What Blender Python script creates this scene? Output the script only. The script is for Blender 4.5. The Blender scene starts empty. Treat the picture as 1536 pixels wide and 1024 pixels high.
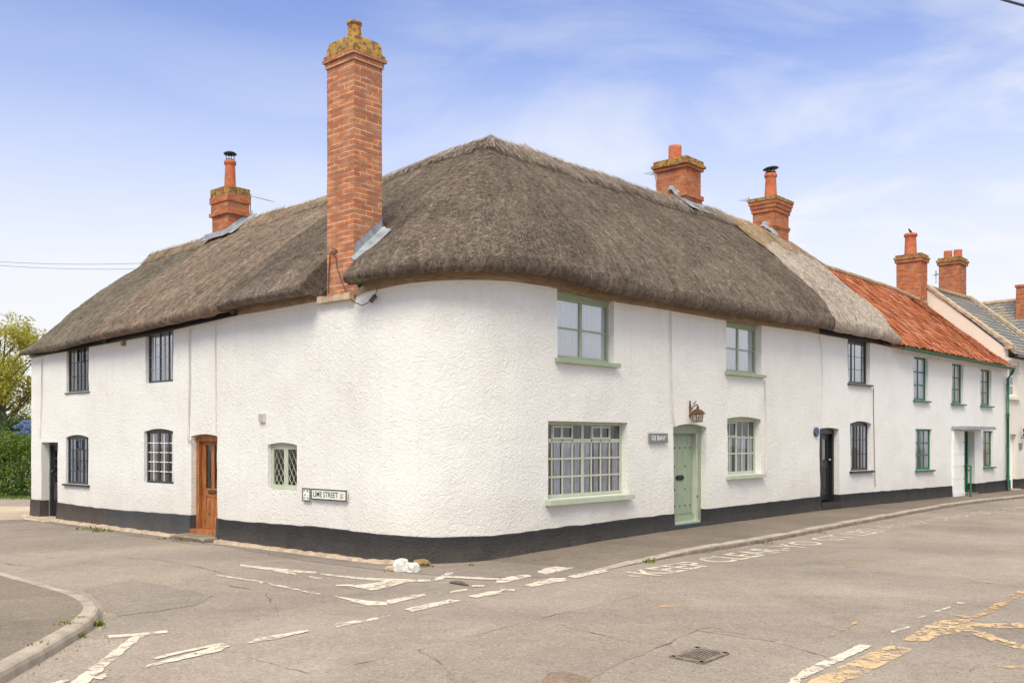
import bpy, math, random
import numpy as np
from mathutils import Vector, noise
RN = random.Random(7)
SC = bpy.context.scene
COL = SC.collection
# ------------------------------------------------------------------ measured camera: level lens, eye 1.7 m over the road
F, HOR, H = 1424.0, 658.0, 1.7
def G(px, py, z=0.0):
    Y = F * (H - z) / (py - HOR)
    return np.array([(px - 768) / F * Y, Y, z])
def at(px, py, Y):
    return np.array([(px - 768) / F * Y, Y, H + (HOR - py) * Y / F])
V3 = lambda *a: np.array(a, float)
UP = V3(0, 0, 1)
def fbm(p, o=4):
    return noise.fractal(Vector(p), 1.0, 2.0, o)
# ------------------------------------------------------------------ mesh helpers
WO = {}
class MB:
    def __init__(s): s.v = []; s.f = []; s.uv = []; s.mi = []; s.sm = []
    def face(s, pts, m=0, uv=None, smooth=False):
        b = len(s.v); s.v.extend([tuple(p) for p in pts]); s.f.append(tuple(range(b, b + len(pts))))
        s.uv.append(uv); s.mi.append(m); s.sm.append(smooth)
    def idx(s, f, m=0, uv=None, smooth=False):
        s.f.append(tuple(f)); s.uv.append(uv); s.mi.append(m); s.sm.append(smooth)
    def hexa(s, p, m=0):            # p: 8 points, bottom ring then top ring
        b = len(s.v); s.v.extend([tuple(q) for q in p])
        for q in ((3, 2, 1, 0), (4, 5, 6, 7), (0, 1, 5, 4), (1, 2, 6, 5), (2, 3, 7, 6), (3, 0, 4, 7)):
            s.idx([b + k for k in q], m)
    def box(s, o, ax, ay, az, m=0):
        o = np.array(o, float); ax = np.array(ax, float); ay = np.array(ay, float); az = np.array(az, float)
        if np.dot(np.cross(ax, ay), az) < 0: o = o + ax; ax = -ax
        s.hexa([o, o + ax, o + ax + ay, o + ay, o + az, o + ax + az, o + ax + ay + az, o + ay + az], m)
    def tube(s, pts, r, n=6, m=0, cap=True):
        pts = [np.array(p, float) for p in pts]
        rs = r if hasattr(r, '__len__') else [r] * len(pts)
        b = len(s.v)
        for i, p in enumerate(pts):
            t = pts[min(i + 1, len(pts) - 1)] - pts[max(i - 1, 0)]
            t = t / (np.linalg.norm(t) + 1e-9)
            ref = UP if abs(t[2]) < .9 else V3(1, 0, 0)
            u = np.cross(t, ref); u /= np.linalg.norm(u); w = np.cross(u, t)
            for k in range(n):
                a = 2 * math.pi * k / n
                s.v.append(tuple(p + rs[i] * (math.cos(a) * u + math.sin(a) * w)))
        for i in range(len(pts) - 1):
            for k in range(n):
                k2 = (k + 1) % n
                s.idx((b + i * n + k, b + i * n + k2, b + (i + 1) * n + k2, b + (i + 1) * n + k), m, None, True)
        if cap:
            s.idx([b + k for k in range(n)], m); s.idx([b + (len(pts) - 1) * n + k for k in range(n)][::-1], m)
    def lathe(s, c, prof, n=20, m=0):
        b = len(s.v); c = np.array(c, float)
        for r, z in prof:
            for k in range(n):
                a = 2 * math.pi * k / n
                s.v.append((c[0] + r * math.cos(a), c[1] + r * math.sin(a), c[2] + z))
        for i in range(len(prof) - 1):
            for k in range(n):
                k2 = (k + 1) % n
                s.idx((b + i * n + k, b + i * n + k2, b + (i + 1) * n + k2, b + (i + 1) * n + k), m, None, True)
        s.idx([b + k for k in range(n)][::-1], m); s.idx([b + (len(prof) - 1) * n + k for k in range(n)], m)
    def build(s, name, mats, parent=None, origin=None):
        v = np.array(s.v, float)
        if origin is None:
            mn, mx = v.min(0), v.max(0); origin = V3((mn[0] + mx[0]) / 2, (mn[1] + mx[1]) / 2, mn[2])
        origin = np.array(origin, float)
        me = bpy.data.meshes.new(name)
        me.from_pydata((v - origin).tolist(), [], s.f)
        for m in (mats if isinstance(mats, (list, tuple)) else [mats]): me.materials.append(m)
        me.polygons.foreach_set('material_index', s.mi)
        me.polygons.foreach_set('use_smooth', s.sm)
        if any(u is not None for u in s.uv):
            L = me.uv_layers.new(name='UVMap'); flat = []
            for u, f in zip(s.uv, s.f):
                for k in range(len(f)): flat.extend(u[k] if u is not None else (0, 0))
            L.data.foreach_set('uv', flat)
        me.update()
        ob = bpy.data.objects.new(name, me); COL.objects.link(ob)
        po = WO[parent.name] if parent else V3(0, 0, 0)
        if parent: ob.parent = parent
        ob.location = Vector(origin - po); WO[ob.name] = origin
        return ob
def tag(o, label=None, cat=None, group=None, kind=None):
    if label: o['label'] = label
    if cat: o['category'] = cat
    if group: o['group'] = group
    if kind: o['kind'] = kind
    return o
def empty(name, loc):
    o = bpy.data.objects.new(name, None); COL.objects.link(o); o.location = Vector(loc); o.empty_display_size = .3
    WO[o.name] = np.array(loc, float); return o
# ------------------------------------------------------------------ materials
def new_mat(name):
    m = bpy.data.materials.new(name); m.use_nodes = True
    nt = m.node_tree; nt.nodes.clear(); return m, nt
def N(nt, t, props=None, **inp):
    n = nt.nodes.new(t)
    for k, v in (props or {}).items(): setattr(n, k, v)
    for k, v in inp.items():
        key = int(k[1:]) if k[0] == 'i' and k[1:].isdigit() else k.replace('_', ' ')
        s = n.inputs[key]
        if isinstance(v, bpy.types.NodeSocket): nt.links.new(v, s)
        elif isinstance(v, (tuple, list)) and len(v) == 3 and s.type == 'RGBA': s.default_value = (*v, 1)
        else: s.default_value = v
    return n
def ramp(nt, fac, stops, interp='LINEAR'):
    n = nt.nodes.new('ShaderNodeValToRGB'); e = n.color_ramp.elements; n.color_ramp.interpolation = interp
    while len(e) < len(stops): e.new(.5)
    for el, (p, c) in zip(e, stops):
        el.position = p; el.color = (*c, 1) if len(c) == 3 else c
    nt.links.new(fac, n.inputs[0]); return n.outputs[0]
def mixc(nt, fac, a, b, bt='MIX'):
    n = N(nt, 'ShaderNodeMix', {'data_type': 'RGBA', 'blend_type': bt}, i0=fac, i6=a, i7=b); return n.outputs[2]
def math_(nt, op, a, b=0.5, clamp=False):
    return N(nt, 'ShaderNodeMath', {'operation': op, 'use_clamp': clamp}, i0=a, i1=b).outputs[0]
def noise_(nt, vec, scale, detail=4, dist=0, rough=.5):
    return N(nt, 'ShaderNodeTexNoise', Vector=vec, Scale=scale, Detail=detail, Distortion=dist, Roughness=rough).outputs[0]
def ocoord(nt): return N(nt, 'ShaderNodeTexCoord').outputs['Object']
def gcoord(nt): return N(nt, 'ShaderNodeNewGeometry').outputs['Position']
def scale_(nt, vec, sc): return N(nt, 'ShaderNodeMapping', Vector=vec, Scale=sc).outputs[0]
def finish(nt, col, rough=.8, bump=None, bs=.5, bd=.02, metal=0, spec=.3, extra=None):
    kw = dict(Base_Color=col, Roughness=rough, Metallic=metal)
    p = N(nt, 'ShaderNodeBsdfPrincipled', **kw); p.inputs['Specular IOR Level'].default_value = spec
    if bump is not None:
        b = N(nt, 'ShaderNodeBump', Strength=bs, Distance=bd, Height=bump); nt.links.new(b.outputs[0], p.inputs['Normal'])
    o = nt.nodes.new('ShaderNodeOutputMaterial'); nt.links.new(p.outputs[0], o.inputs[0]); return p
def simple(name, c, rough=.6, var=.12, sc=6, bs=.15, metal=0, spec=.3, bsc=40, bd=.004):
    m, nt = new_mat(name); o = gcoord(nt)
    n = noise_(nt, o, sc, 5)
    d = tuple(x * (1 - var) for x in c); l = tuple(min(1, x * (1 + var)) for x in c)
    col = ramp(nt, n, [(.3, d), (.7, l)])
    finish(nt, col, rough, noise_(nt, o, bsc, 3), bs, bd, metal, spec); return m
def render_mat(name, c, stain=(.62, .55, .45), bs=.75, splash=True):
    m, nt = new_mat(name); o = gcoord(nt)
    sw = noise_(nt, o, 9.5, 3, 2.2, .55); fine = noise_(nt, o, 46, 3, .6); big = noise_(nt, o, 1.3, 5, .6)
    rid = math_(nt, 'ABSOLUTE', math_(nt, 'SUBTRACT', noise_(nt, o, 14, 2, 2.6), .5))
    h = math_(nt, 'ADD', math_(nt, 'ADD', sw, math_(nt, 'MULTIPLY', rid, 1.1)), math_(nt, 'MULTIPLY', fine, .35)); h = math_(nt, 'MULTIPLY', h, math_(nt, 'ADD', math_(nt, 'MULTIPLY', noise_(nt, o, .8, 2), 1.3), .65))
    col = mixc(nt, math_(nt, 'MULTIPLY', ramp(nt, big, [(.45, (0, 0, 0)), (.8, (1, 1, 1))]), .22), c, stain)
    st = noise_(nt, scale_(nt, o, (6, 6, .5)), 1.6, 4)
    col = mixc(nt, math_(nt, 'MULTIPLY', ramp(nt, st, [(.5, (0, 0, 0)), (.8, (1, 1, 1))]), .17), col, stain)
    # splash dirt just above the ground
    z = N(nt, 'ShaderNodeSeparateXYZ', Vector=o).outputs[2]
    if splash: low = math_(nt, 'MULTIPLY', N(nt, 'ShaderNodeMapRange', Value=z, i1=1.15, i2=.4, i3=0., i4=1.).outputs[0], noise_(nt, o, 2.3, 6, .5))
    if splash: col = mixc(nt, math_(nt, 'MULTIPLY', low, .45, True), col, (.58, .48, .38))
    else:
        low = math_(nt, 'MULTIPLY', N(nt, 'ShaderNodeMapRange', Value=z, i1=.42, i2=.02, i3=0., i4=1.).outputs[0], noise_(nt, o, 3.1, 6, .6, .65))
        col = mixc(nt, math_(nt, 'MULTIPLY', low, .5, True), col, (.22, .18, .145))
    finish(nt, col, .9, h, bs, .026, spec=.15); return m
def thatch_mats(name, dark, mid, light, moss=None):
    m, nt = new_mat(name + ' thatch'); uv = N(nt, 'ShaderNodeTexCoord').outputs['UV']; o = gcoord(nt)
    n1 = noise_(nt, scale_(nt, uv, (30, 4, 1)), 1.5, 6, .8, .7); n2 = noise_(nt, o, .55, 6, 1.0); n3 = noise_(nt, o, 26, 5, 1.2, .75)
    n4 = noise_(nt, scale_(nt, uv, (4, .6, 1)), 1.3, 5, .8)
    f = math_(nt, 'ADD', math_(nt, 'MULTIPLY', n1, .34), math_(nt, 'ADD', math_(nt, 'MULTIPLY', n3, .24), math_(nt, 'MULTIPLY', math_(nt, 'ADD', n2, n4), .21)))
    col = ramp(nt, f, [(.33, dark), (.5, mid), (.66, light)])
    if moss:
        mm = ramp(nt, noise_(nt, scale_(nt, uv, (1.6, .5, 1)), 1.4, 6, 1), [(.52, (0, 0, 0)), (.68, (1, 1, 1))])
        col = mixc(nt, math_(nt, 'MULTIPLY', mm, .6), col, moss)
    mott = ramp(nt, noise_(nt, ocoord(nt), 12, 6, 1.0, .7), [(.34, (.62, .62, .62)), (.5, (1.0, .99, .98)), (.64, (1.36, 1.33, 1.3))])
    strk = ramp(nt, noise_(nt, scale_(nt, N(nt, 'ShaderNodeTexCoord').outputs['UV'], (5.5, .8, 1)), 1.2, 5, 1.4, .6), [(.32, (.74, .74, .75)), (.5, (1, 1, 1)), (.66, (1.22, 1.2, 1.16))])
    col = mixc(nt, 1.0, mixc(nt, 1.0, col, mott, 'MULTIPLY'), strk, 'MULTIPLY')
    h = math_(nt, 'ADD', n1, math_(nt, 'MULTIPLY', n3, .9))
    finish(nt, col, .95, h, 1.0, .035, spec=.1)
    s, nt = new_mat(name + ' straw'); r = N(nt, 'ShaderNodeNewGeometry').outputs['Random Per Island']
    col = ramp(nt, r, [(0, tuple(x * .45 for x in dark)), (.3, dark), (.62, mid), (.88, light), (1, tuple(min(1, x * 1.4) for x in light))])
    big = noise_(nt, ocoord(nt), .55, 6, 1.0)
    col = mixc(nt, .38, col, ramp(nt, big, [(.35, tuple(x * .8 for x in dark)), (.5, mid), (.65, light)]))
    mott = ramp(nt, noise_(nt, ocoord(nt), 12, 6, 1.0, .7), [(.34, (.62, .62, .62)), (.5, (1.0, .99, .98)), (.64, (1.36, 1.33, 1.3))])
    strk = ramp(nt, noise_(nt, scale_(nt, N(nt, 'ShaderNodeTexCoord').outputs['UV'], (5.5, .8, 1)), 1.2, 5, 1.4, .6), [(.32, (.74, .74, .75)), (.5, (1, 1, 1)), (.66, (1.22, 1.2, 1.16))])
    col = mixc(nt, 1.0, mixc(nt, 1.0, col, mott, 'MULTIPLY'), strk, 'MULTIPLY')
    finish(nt, col, .9, spec=.15)
    return [m, s]
def brick_mat(name, c1, c2, mortar, lich=None, sc=1.0):
    m, nt = new_mat(name); uv = N(nt, 'ShaderNodeTexCoord').outputs['UV']; o = gcoord(nt)
    wob = N(nt, 'ShaderNodeVectorMath', {'operation': 'MULTIPLY_ADD'}, i0=N(nt, 'ShaderNodeTexNoise', Vector=o, Scale=9.0, Detail=2.0).outputs['Color'], i1=(.012, .012, 0), i2=uv).outputs[0]
    b = N(nt, 'ShaderNodeTexBrick', {'offset': .5}, Vector=wob, Color1=c1, Color2=c2, Mortar=mortar, Scale=1.0)
    b.inputs['Brick Width'].default_value = .225 * sc; b.inputs['Row Height'].default_value = .075 * sc
    b.inputs['Mortar Size'].default_value = .009 * sc; b.inputs['Mortar Smooth'].default_value = .25; b.inputs['Bias'].default_value = -.15
    n = noise_(nt, o, 5, 6, .3); n2 = noise_(nt, o, 34, 4)
    cell = N(nt, 'ShaderNodeTexNoise', Vector=scale_(nt, uv, (4.4 / sc, 13.3 / sc, 1)), Scale=.9, Detail=0.0).outputs[0]
    col = mixc(nt, math_(nt, 'MULTIPLY', ramp(nt, cell, [(.42, (0, 0, 0)), (.62, (1, 1, 1))]), .72), b.outputs[0], tuple(x * .55 + .06 for x in c2))
    col = mixc(nt, math_(nt, 'MULTIPLY', ramp(nt, n, [(.45, (0, 0, 0)), (.75, (1, 1, 1))]), .42), col, (.55, .38, .235))
    col = mixc(nt, math_(nt, 'MULTIPLY', n2, .3), col, tuple(x * .35 for x in c1))
    if lich:
        col = mixc(nt, ramp(nt, noise_(nt, o, 7, 6, .4), [(.4, (0, 0, 0)), (.56, (1, 1, 1))]), col, lich)
        col = mixc(nt, math_(nt, 'MULTIPLY', ramp(nt, noise_(nt, o, 15, 5), [(.47, (0, 0, 0)), (.6, (1, 1, 1))]), .8), col, (.10, .08, .05))
    h = math_(nt, 'ADD', math_(nt, 'MULTIPLY', b.outputs[1], -1.0), math_(nt, 'MULTIPLY', n2, .6))
    finish(nt, col, .9, h, .8, .012, spec=.15); return m
def island_mat(name, stops, rough=.85, dirt=None, spec=.2, transl=0):
    m, nt = new_mat(name); r = N(nt, 'ShaderNodeNewGeometry').outputs['Random Per Island']
    col = ramp(nt, r, stops); o = gcoord(nt)
    if dirt: col = mixc(nt, math_(nt, 'MULTIPLY', ramp(nt, noise_(nt, o, 3.5, 7, .6, .65), [(.42, (0, 0, 0)), (.7, (1, 1, 1))]), .5), col, dirt)
    p = finish(nt, col, rough, noise_(nt, o, 30, 3), .3, .006, spec=spec)
    if transl:
        t = N(nt, 'ShaderNodeBsdfTranslucent', Color=col); mx = N(nt, 'ShaderNodeMixShader', i0=transl, i1=p.outputs[0], i2=t.outputs[0])
        out = [n for n in nt.nodes if n.type == 'OUTPUT_MATERIAL'][0]; nt.links.new(mx.outputs[0], out.inputs[0])
    return m
def slate_mat():
    m, nt = new_mat('slate roof'); uv = N(nt, 'ShaderNodeTexCoord').outputs['UV']; o = gcoord(nt)
    b = N(nt, 'ShaderNodeTexBrick', {'offset': .5}, Vector=uv, Color1=(.13, .135, .14), Color2=(.22, .21, .2), Mortar=(.04, .04, .04), Scale=1.0)
    b.inputs['Brick Width'].default_value = .32; b.inputs['Row Height'].default_value = .2; b.inputs['Mortar Size'].default_value = .014
    col = mixc(nt, math_(nt, 'MULTIPLY', ramp(nt, noise_(nt, scale_(nt, o, (1, 1, 2)), 1.1, 6, .6), [(.54, (0, 0, 0)), (.68, (1, 1, 1))]), .45), b.outputs[0], (.42, .31, .13))
    col = mixc(nt, math_(nt, 'MULTIPLY', noise_(nt, o, 9, 5), .4), col, (.25, .24, .22))
    finish(nt, col, .7, b.outputs[1], -.8, .02); return m
def wood_mat(name, c, d, ax=(14, 14, 1)):
    m, nt = new_mat(name); o = gcoord(nt)
    n = noise_(nt, scale_(nt, o, ax), 2.2, 5, 1.3); n2 = noise_(nt, o, 2.5, 4)
    col = ramp(nt, math_(nt, 'ADD', math_(nt, 'MULTIPLY', n, .75), math_(nt, 'MULTIPLY', n2, .25)), [(.35, d), (.62, c)])
    finish(nt, col, .55, n, .3, .004); return m
def asphalt_mat(name, dark, mid, light, sp=.5, patch=True):
    m, nt = new_mat(name); o = gcoord(nt)
    a = noise_(nt, o, 85, 3, 0, .8); v = N(nt, 'ShaderNodeTexVoronoi', Vector=o, Scale=75.0).outputs['Distance']
    b = noise_(nt, o, .45, 6, .9, .6); c = noise_(nt, o, 3.2, 6, .8, .65); g = noise_(nt, o, 22, 4, .4, .7)
    f = math_(nt, 'ADD', math_(nt, 'MULTIPLY', a, .22), math_(nt, 'ADD', math_(nt, 'MULTIPLY', b, .33), math_(nt, 'ADD', math_(nt, 'MULTIPLY', c, .23), math_(nt, 'MULTIPLY', g, .22))))
    col = ramp(nt, f, [(.36, dark), (.5, mid), (.63, light)])
    sv = N(nt, 'ShaderNodeTexVoronoi', Vector=o, Scale=58.0).outputs['Color']
    svx = N(nt, 'ShaderNodeSeparateXYZ', Vector=sv).outputs[0]
    col = mixc(nt, math_(nt, 'MULTIPLY', ramp(nt, svx, [(.84, (0, 0, 0)), (.88, (1, 1, 1))]), .2), col, tuple(min(1, x * 1.7) for x in light))
    col = mixc(nt, math_(nt, 'MULTIPLY', ramp(nt, svx, [(.08, (1, 1, 1)), (.12, (0, 0, 0))]), .35), col, tuple(x * .42 for x in dark))
    if patch:   # wheel-worn bands, oil stains
        st = ramp(nt, noise_(nt, scale_(nt, o, (.8, .8, 1)), 1.1, 7, 1.2, .62), [(.56, (0, 0, 0)), (.72, (1, 1, 1))])
        col = mixc(nt, math_(nt, 'MULTIPLY', st, .28), col, tuple(x * .66 for x in dark))
    lg = ramp(nt, noise_(nt, scale_(nt, o, (.16, .26, 1)), 1.0, 4, .7), [(.34, (.80, .80, .81)), (.5, (.97, .97, .97)), (.66, (1.12, 1.11, 1.09))])
    col = mixc(nt, 1.0, col, lg, 'MULTIPLY')
    h = math_(nt, 'ADD', math_(nt, 'MULTIPLY', v, 1.0), a)
    finish(nt, col, .92, h, .45, .009, spec=.2); return m
def paint_road_mat(name, c, wear, sc=(4, 4, 4)):
    m, nt = new_mat(name); o = gcoord(nt)
    n = math_(nt, 'ADD', math_(nt, 'MULTIPLY', noise_(nt, o, 6.5, 7, 1.2, .68), .72), math_(nt, 'MULTIPLY', noise_(nt, o, 42, 4, 0, .7), .28))
    a = ramp(nt, n, [(wear - .05, (0, 0, 0)), (wear + .015, (.72, .72, .72)), (wear + .09, (.97, .97, .97))])
    col = mixc(nt, math_(nt, 'MULTIPLY', noise_(nt, o, 14, 5), .35), c, tuple(x * .7 for x in c))
    p = N(nt, 'ShaderNodeBsdfPrincipled', Base_Color=col, Roughness=.75)
    t = nt.nodes.new('ShaderNodeBsdfTransparent'); mx = N(nt, 'ShaderNodeMixShader', i0=a, i1=t.outputs[0], i2=p.outputs[0])
    out = nt.nodes.new('ShaderNodeOutputMaterial'); nt.links.new(mx.outputs[0], out.inputs[0]); return m
def glass_mat(name, base, tint=(.8, .86, .9)):
    m, nt = new_mat(name); o = gcoord(nt)
    fr = N(nt, 'ShaderNodeFresnel', IOR=1.5).outputs[0]
    fac = math_(nt, 'ADD', math_(nt, 'MULTIPLY', fr, 1.5), base, True)
    bp = N(nt, 'ShaderNodeBump', Strength=.12, Distance=.01, Height=noise_(nt, o, 3.5, 2)).outputs[0]
    g = N(nt, 'ShaderNodeBsdfGlossy', Roughness=.02, Normal=bp); t = N(nt, 'ShaderNodeBsdfTransparent', Color=tint)
    mx = N(nt, 'ShaderNodeMixShader', i0=fac, i1=t.outputs[0], i2=g.outputs[0])
    out = nt.nodes.new('ShaderNodeOutputMaterial'); nt.links.new(mx.outputs[0], out.inputs[0]); return m
M = {}
M['white'] = render_mat('white render', (.80, .79, .74), bs=.55)
M['white2'] = render_mat('white render smooth', (.79, .785, .755), bs=.5)
M['cream'] = render_mat('cream render', (.73, .69, .60), bs=.3)
M['plinth'] = render_mat('black plinth paint', (.032, .033, .036), (.07, .066, .062), bs=.7, splash=False)
M['plinth_l'] = render_mat('slate grey plinth paint', (.055, .06, .067), (.12, .11, .10), bs=.6, splash=False)
M['plinth_b'] = render_mat('brown black plinth paint', (.06, .052, .047), (.14, .115, .095), bs=.4, splash=False)
M['thA'] = thatch_mats('grey weathered', (.085, .07, .056), (.2, .168, .135), (.34, .295, .245), (.17, .165, .075))
M['thB'] = thatch_mats('tan', (.105, .078, .058), (.265, .20, .152), (.44, .35, .28))
M['thC'] = thatch_mats('dark', (.072, .056, .044), (.19, .151, .12), (.37, .304, .25))
M['thD'] = thatch_mats('pale grey', (.24, .195, .155), (.47, .40, .335), (.68, .61, .53))
M['rgC'] = thatch_mats('bleached ridge', (.12, .09, .065), (.33, .27, .215), (.56, .49, .42))
M['rgD'] = thatch_mats('fresh ridge', (.24, .155, .085), (.52, .38, .24), (.72, .56, .4))
M['rgB'] = thatch_mats('sandy ridge', (.16, .115, .075), (.36, .275, .19), (.55, .45, .34))
M['brick'] = brick_mat('orange brick', (.60, .205, .085), (.43, .125, .05), (.62, .49, .36))
M['brick2'] = brick_mat('red orange brick', (.57, .17, .062), (.40, .10, .036), (.46, .25, .14))
M['lichen'] = brick_mat('lichened brick', (.40, .17, .07), (.30, .12, .05), (.36, .25, .13), (.45, .255, .05))
M['terra'] = simple('terracotta', (.47, .14, .065), .75, .25, 8)
M['terra_l'] = brick_mat('lichened terracotta', (.45, .16, .07), (.42, .14, .06), (.4, .18, .08), (.46, .25, .04), 8)
M['tile'] = island_mat('clay pantile', [(0, (.34, .095, .045)), (.2, (.54, .165, .075)), (.75, (.66, .235, .11)), (1, (.72, .35, .2))], dirt=(.3, .12, .068))
M['slate'] = slate_mat()
M['lead'] = simple('lead', (.27, .29, .31), .6, .3, 9, .3)
M['ridge_t'] = simple('ridge mortar', (.36, .25, .16), .9, .3, 8, .4)
M['black'] = simple('black gloss paint', (.018, .018, .02), .3, .2, 6, .1, spec=.5)
M['anth'] = simple('dark grey window paint', (.035, .045, .055), .4, .2, 6, .1, spec=.4)
M['sage'] = simple('sage green paint', (.30, .355, .25), .5, .07, 5, .12)
M['sage_l'] = simple('pale sage paint', (.45, .49, .375), .5, .07, 5, .12)
M['green'] = simple('dark green paint', (.015, .115, .05), .4, .2, 6, .1, spec=.5)
M['wpaint'] = simple('white paint', (.82, .81, .78), .5, .04)
M['wood'] = wood_mat('varnished oak', (.50, .205, .07), (.19, .06, .02))
M['timber'] = wood_mat('wall plate timber', (.40, .29, .18), (.2, .13, .075), (2, 2, 20))
M['stone'] = simple('sandstone', (.46, .36, .255), .9, .25, 7, .6, bsc=30, bd=.02)
M['coping'] = simple('coping stone', (.42, .33, .23), .9, .3, 6, .5, bsc=25, bd=.02)
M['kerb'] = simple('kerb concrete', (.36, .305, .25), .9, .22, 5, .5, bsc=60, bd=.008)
M['kerb_face'] = simple('darker kerb face', (.20, .16, .125), .95, .3, 6, .5, bsc=40, bd=.01)  # road-side face of the kerb, coloured darker than its top
M['step'] = simple('worn step stone', (.22, .18, .14), .9, .3, 7, .5, bsc=40, bd=.01)
M['iron'] = simple('black iron', (.02, .02, .022), .5, .2)
M['rust'] = simple('rusty iron', (.2, .16, .13), .8, .4, 14, .5)
M['brass'] = simple('aged brass', (.13, .07, .035), .45, .4, 20, .2, metal=.4)
M['galv'] = simple('galvanised metal', (.35, .37, .4), .4, .2, 9, .1, metal=.5)
M['cable_w'] = simple('pale cable', (.62, .58, .52), .7)
M['cable_b'] = simple('dark cable', (.10, .075, .055), .7)
M['crack'] = simple('crack filler', (.15, .125, .105), .95, .3)
M['glass'] = glass_mat('window glass', .04, (.96, .975, .985))
M['glass_up'] = glass_mat('sky lit old glass', .32, (.95, .98, 1))
M['lattice'] = simple('lead lattice', (.33, .33, .33), .5)
M['curt_w'] = simple('net curtain', (.88, .9, .93), .9, .03)
M['curt_c'] = simple('cream curtain', (.72, .64, .5), .9, .1)
M['curt_l'] = simple('lilac grey curtain', (.84, .83, .88), .9, .12, 12)
M['room'] = simple('room wall', (.2, .17, .145), .9)
M['bed'] = simple('blue plaque enamel', (.06, .085, .17), .35, .1)
M['sign_w'] = simple('sign white enamel', (.72, .74, .66), .4, .05)
M['sign_k'] = simple('sign black', (.03, .03, .03), .5)
M['sign_r'] = simple('sign red', (.62, .12, .06), .5)
M['slate_pl'] = simple('slate plaque', (.19, .2, .2), .6, .15)
M['asphalt'] = asphalt_mat('road asphalt', (.21, .172, .143), (.283, .236, .2), (.355, .302, .26))
M['pave'] = asphalt_mat('pavement asphalt', (.145, .116, .09), (.2, .163, .13), (.265, .218, .176))
M['apron'] = asphalt_mat('dark asphalt', (.175, .146, .123), (.24, .202, .173), (.31, .265, .23))
M['patch2'] = asphalt_mat('older asphalt', (.2, .163, .135), (.272, .226, .19), (.345, .292, .25))
M['crackpatch'] = asphalt_mat('crumbled tarmac', (.12, .085, .065), (.22, .165, .125), (.34, .25, .19))
M['rpw'] = paint_road_mat('worn white road paint', (.67, .59, .48), .45)
M['rpw2'] = paint_road_mat('faint white road paint', (.68, .6, .5), .505)
M['rpy'] = paint_road_mat('worn yellow road paint', (.66, .46, .26), .495)
M['rpy2'] = paint_road_mat('faint yellow road paint', (.56, .36, .18), .52)
M['chalk'] = simple('white limestone', (.64, .61, .56), .9, .25, 14, .6, bsc=25, bd=.02)
M['rock'] = simple('mossy brown rock', (.30, .2, .09), .9, .4, 9, .6, bsc=20, bd=.03)
M['leaf_t'] = island_mat('spring leaf', [(0, (.2, .21, .02)), (.5, (.44, .42, .05)), (1, (.62, .56, .13))], .6, transl=.35)
M['leaf_h'] = island_mat('hedge leaf', [(0, (.05, .10, .018)), (.5, (.12, .2, .03)), (1, (.25, .32, .07))], .5, transl=.25)
M['leaf_d'] = island_mat('dark shrub leaf', [(0, (.03, .06, .015)), (1, (.10, .15, .04))], .5, transl=.25)
M['blue'] = island_mat('blue blossom', [(0, (.09, .13, .30)), (.5, (.19, .26, .46)), (1, (.38, .45, .62))], .7, transl=.2)
M['bark'] = simple('bark', (.13, .10, .075), .9, .3, 12, .6, bsc=30, bd=.02)
M['grass'] = island_mat('grass blade', [(0, (.06, .11, .02)), (1, (.17, .22, .05))], .6, transl=.25)
M['weed'] = island_mat('weed leaf', [(0, (.09, .13, .02)), (1, (.26, .27, .05))], .7, transl=.2)
M['gravel'] = island_mat('grit', [(0, (.08, .06, .05)), (.5, (.3, .22, .14)), (1, (.5, .42, .34))], .9)
M['sandpath'] = asphalt_mat('pale gravel path', (.36, .28, .2), (.46, .37, .28), (.55, .46, .36), patch=False)
# ------------------------------------------------------------------ facade line in plan
nL = V3(.659, .752, 0); dL = V3(-.752, .659, 0)       # inward normal / direction away from the corner, left wing
nR = V3(-.745, .667, 0); dR = V3(.667, .745, 0)
CORN = V3(-1.0845, 12.38, 0)
T1 = CORN + 1.3 * dL; T2 = CORN + 2.0 * dR
ENDA = V3(-10.41, 20.56, 0)
C_ = V3(6.91, 21.30, 0); E_ = V3(15.4, 29.45, 0)
dE = (E_ - C_) / np.linalg.norm(E_ - C_); nE = V3(-dE[1], dE[0], 0)
pts = [ENDA + 2.0 * dL, ENDA, T1]
P1 = T1 - .62 * 1.3 * dL; P2 = T2 - .62 * 2.0 * dR
for k in range(1, 60):
    t = k / 60; pts.append((1 - t) ** 3 * T1 + 3 * (1 - t) ** 2 * t * P1 + 3 * (1 - t) * t * t * P2 + t ** 3 * T2)
pts += [T2, C_, E_, E_ + 8 * dE]
pts = np.array(pts)
cum = np.concatenate([[0], np.cumsum(np.linalg.norm(np.diff(pts[:, :2], axis=0), axis=1))])
SS = np.arange(0, cum[-1], .01)
SX = np.interp(SS, cum, pts[:, 0]); SY = np.interp(SS, cum, pts[:, 1]); SPX = 768 + F * SX / SY
def P(s): return V3(np.interp(s, SS, SX), np.interp(s, SS, SY), 0)
def Tn(s):
    d = P(s + .06) - P(s - .06); return d / np.linalg.norm(d)
def Nn(s):                                       # outward
    t = Tn(s); return V3(t[1], -t[0], 0)
def S(px): return float(np.interp(px, SPX, SS))
def Z(px, py): return H + (HOR - py) * P(S(px))[1] / F
def WP(s, out, z): return P(s) + Nn(s) * out + UP * z
def tab(pairs):
    a = [S(p) for p, _ in pairs]; z = [Z(p, q) for p, q in pairs]
    return lambda s: float(np.interp(s, a, z))
ztop = tab([(47, 537), (137, 520), (219, 505), (285, 489), (358, 473), (470, 453), (529, 444), (572, 433), (619, 424), (660, 421), (700, 419.5), (760, 421.5), (818, 429), (836, 433), (930, 454), (1000, 465), (1090, 481), (1215, 498), (1310, 515), (1350, 523), (1505, 552), (1560, 560)])
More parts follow.
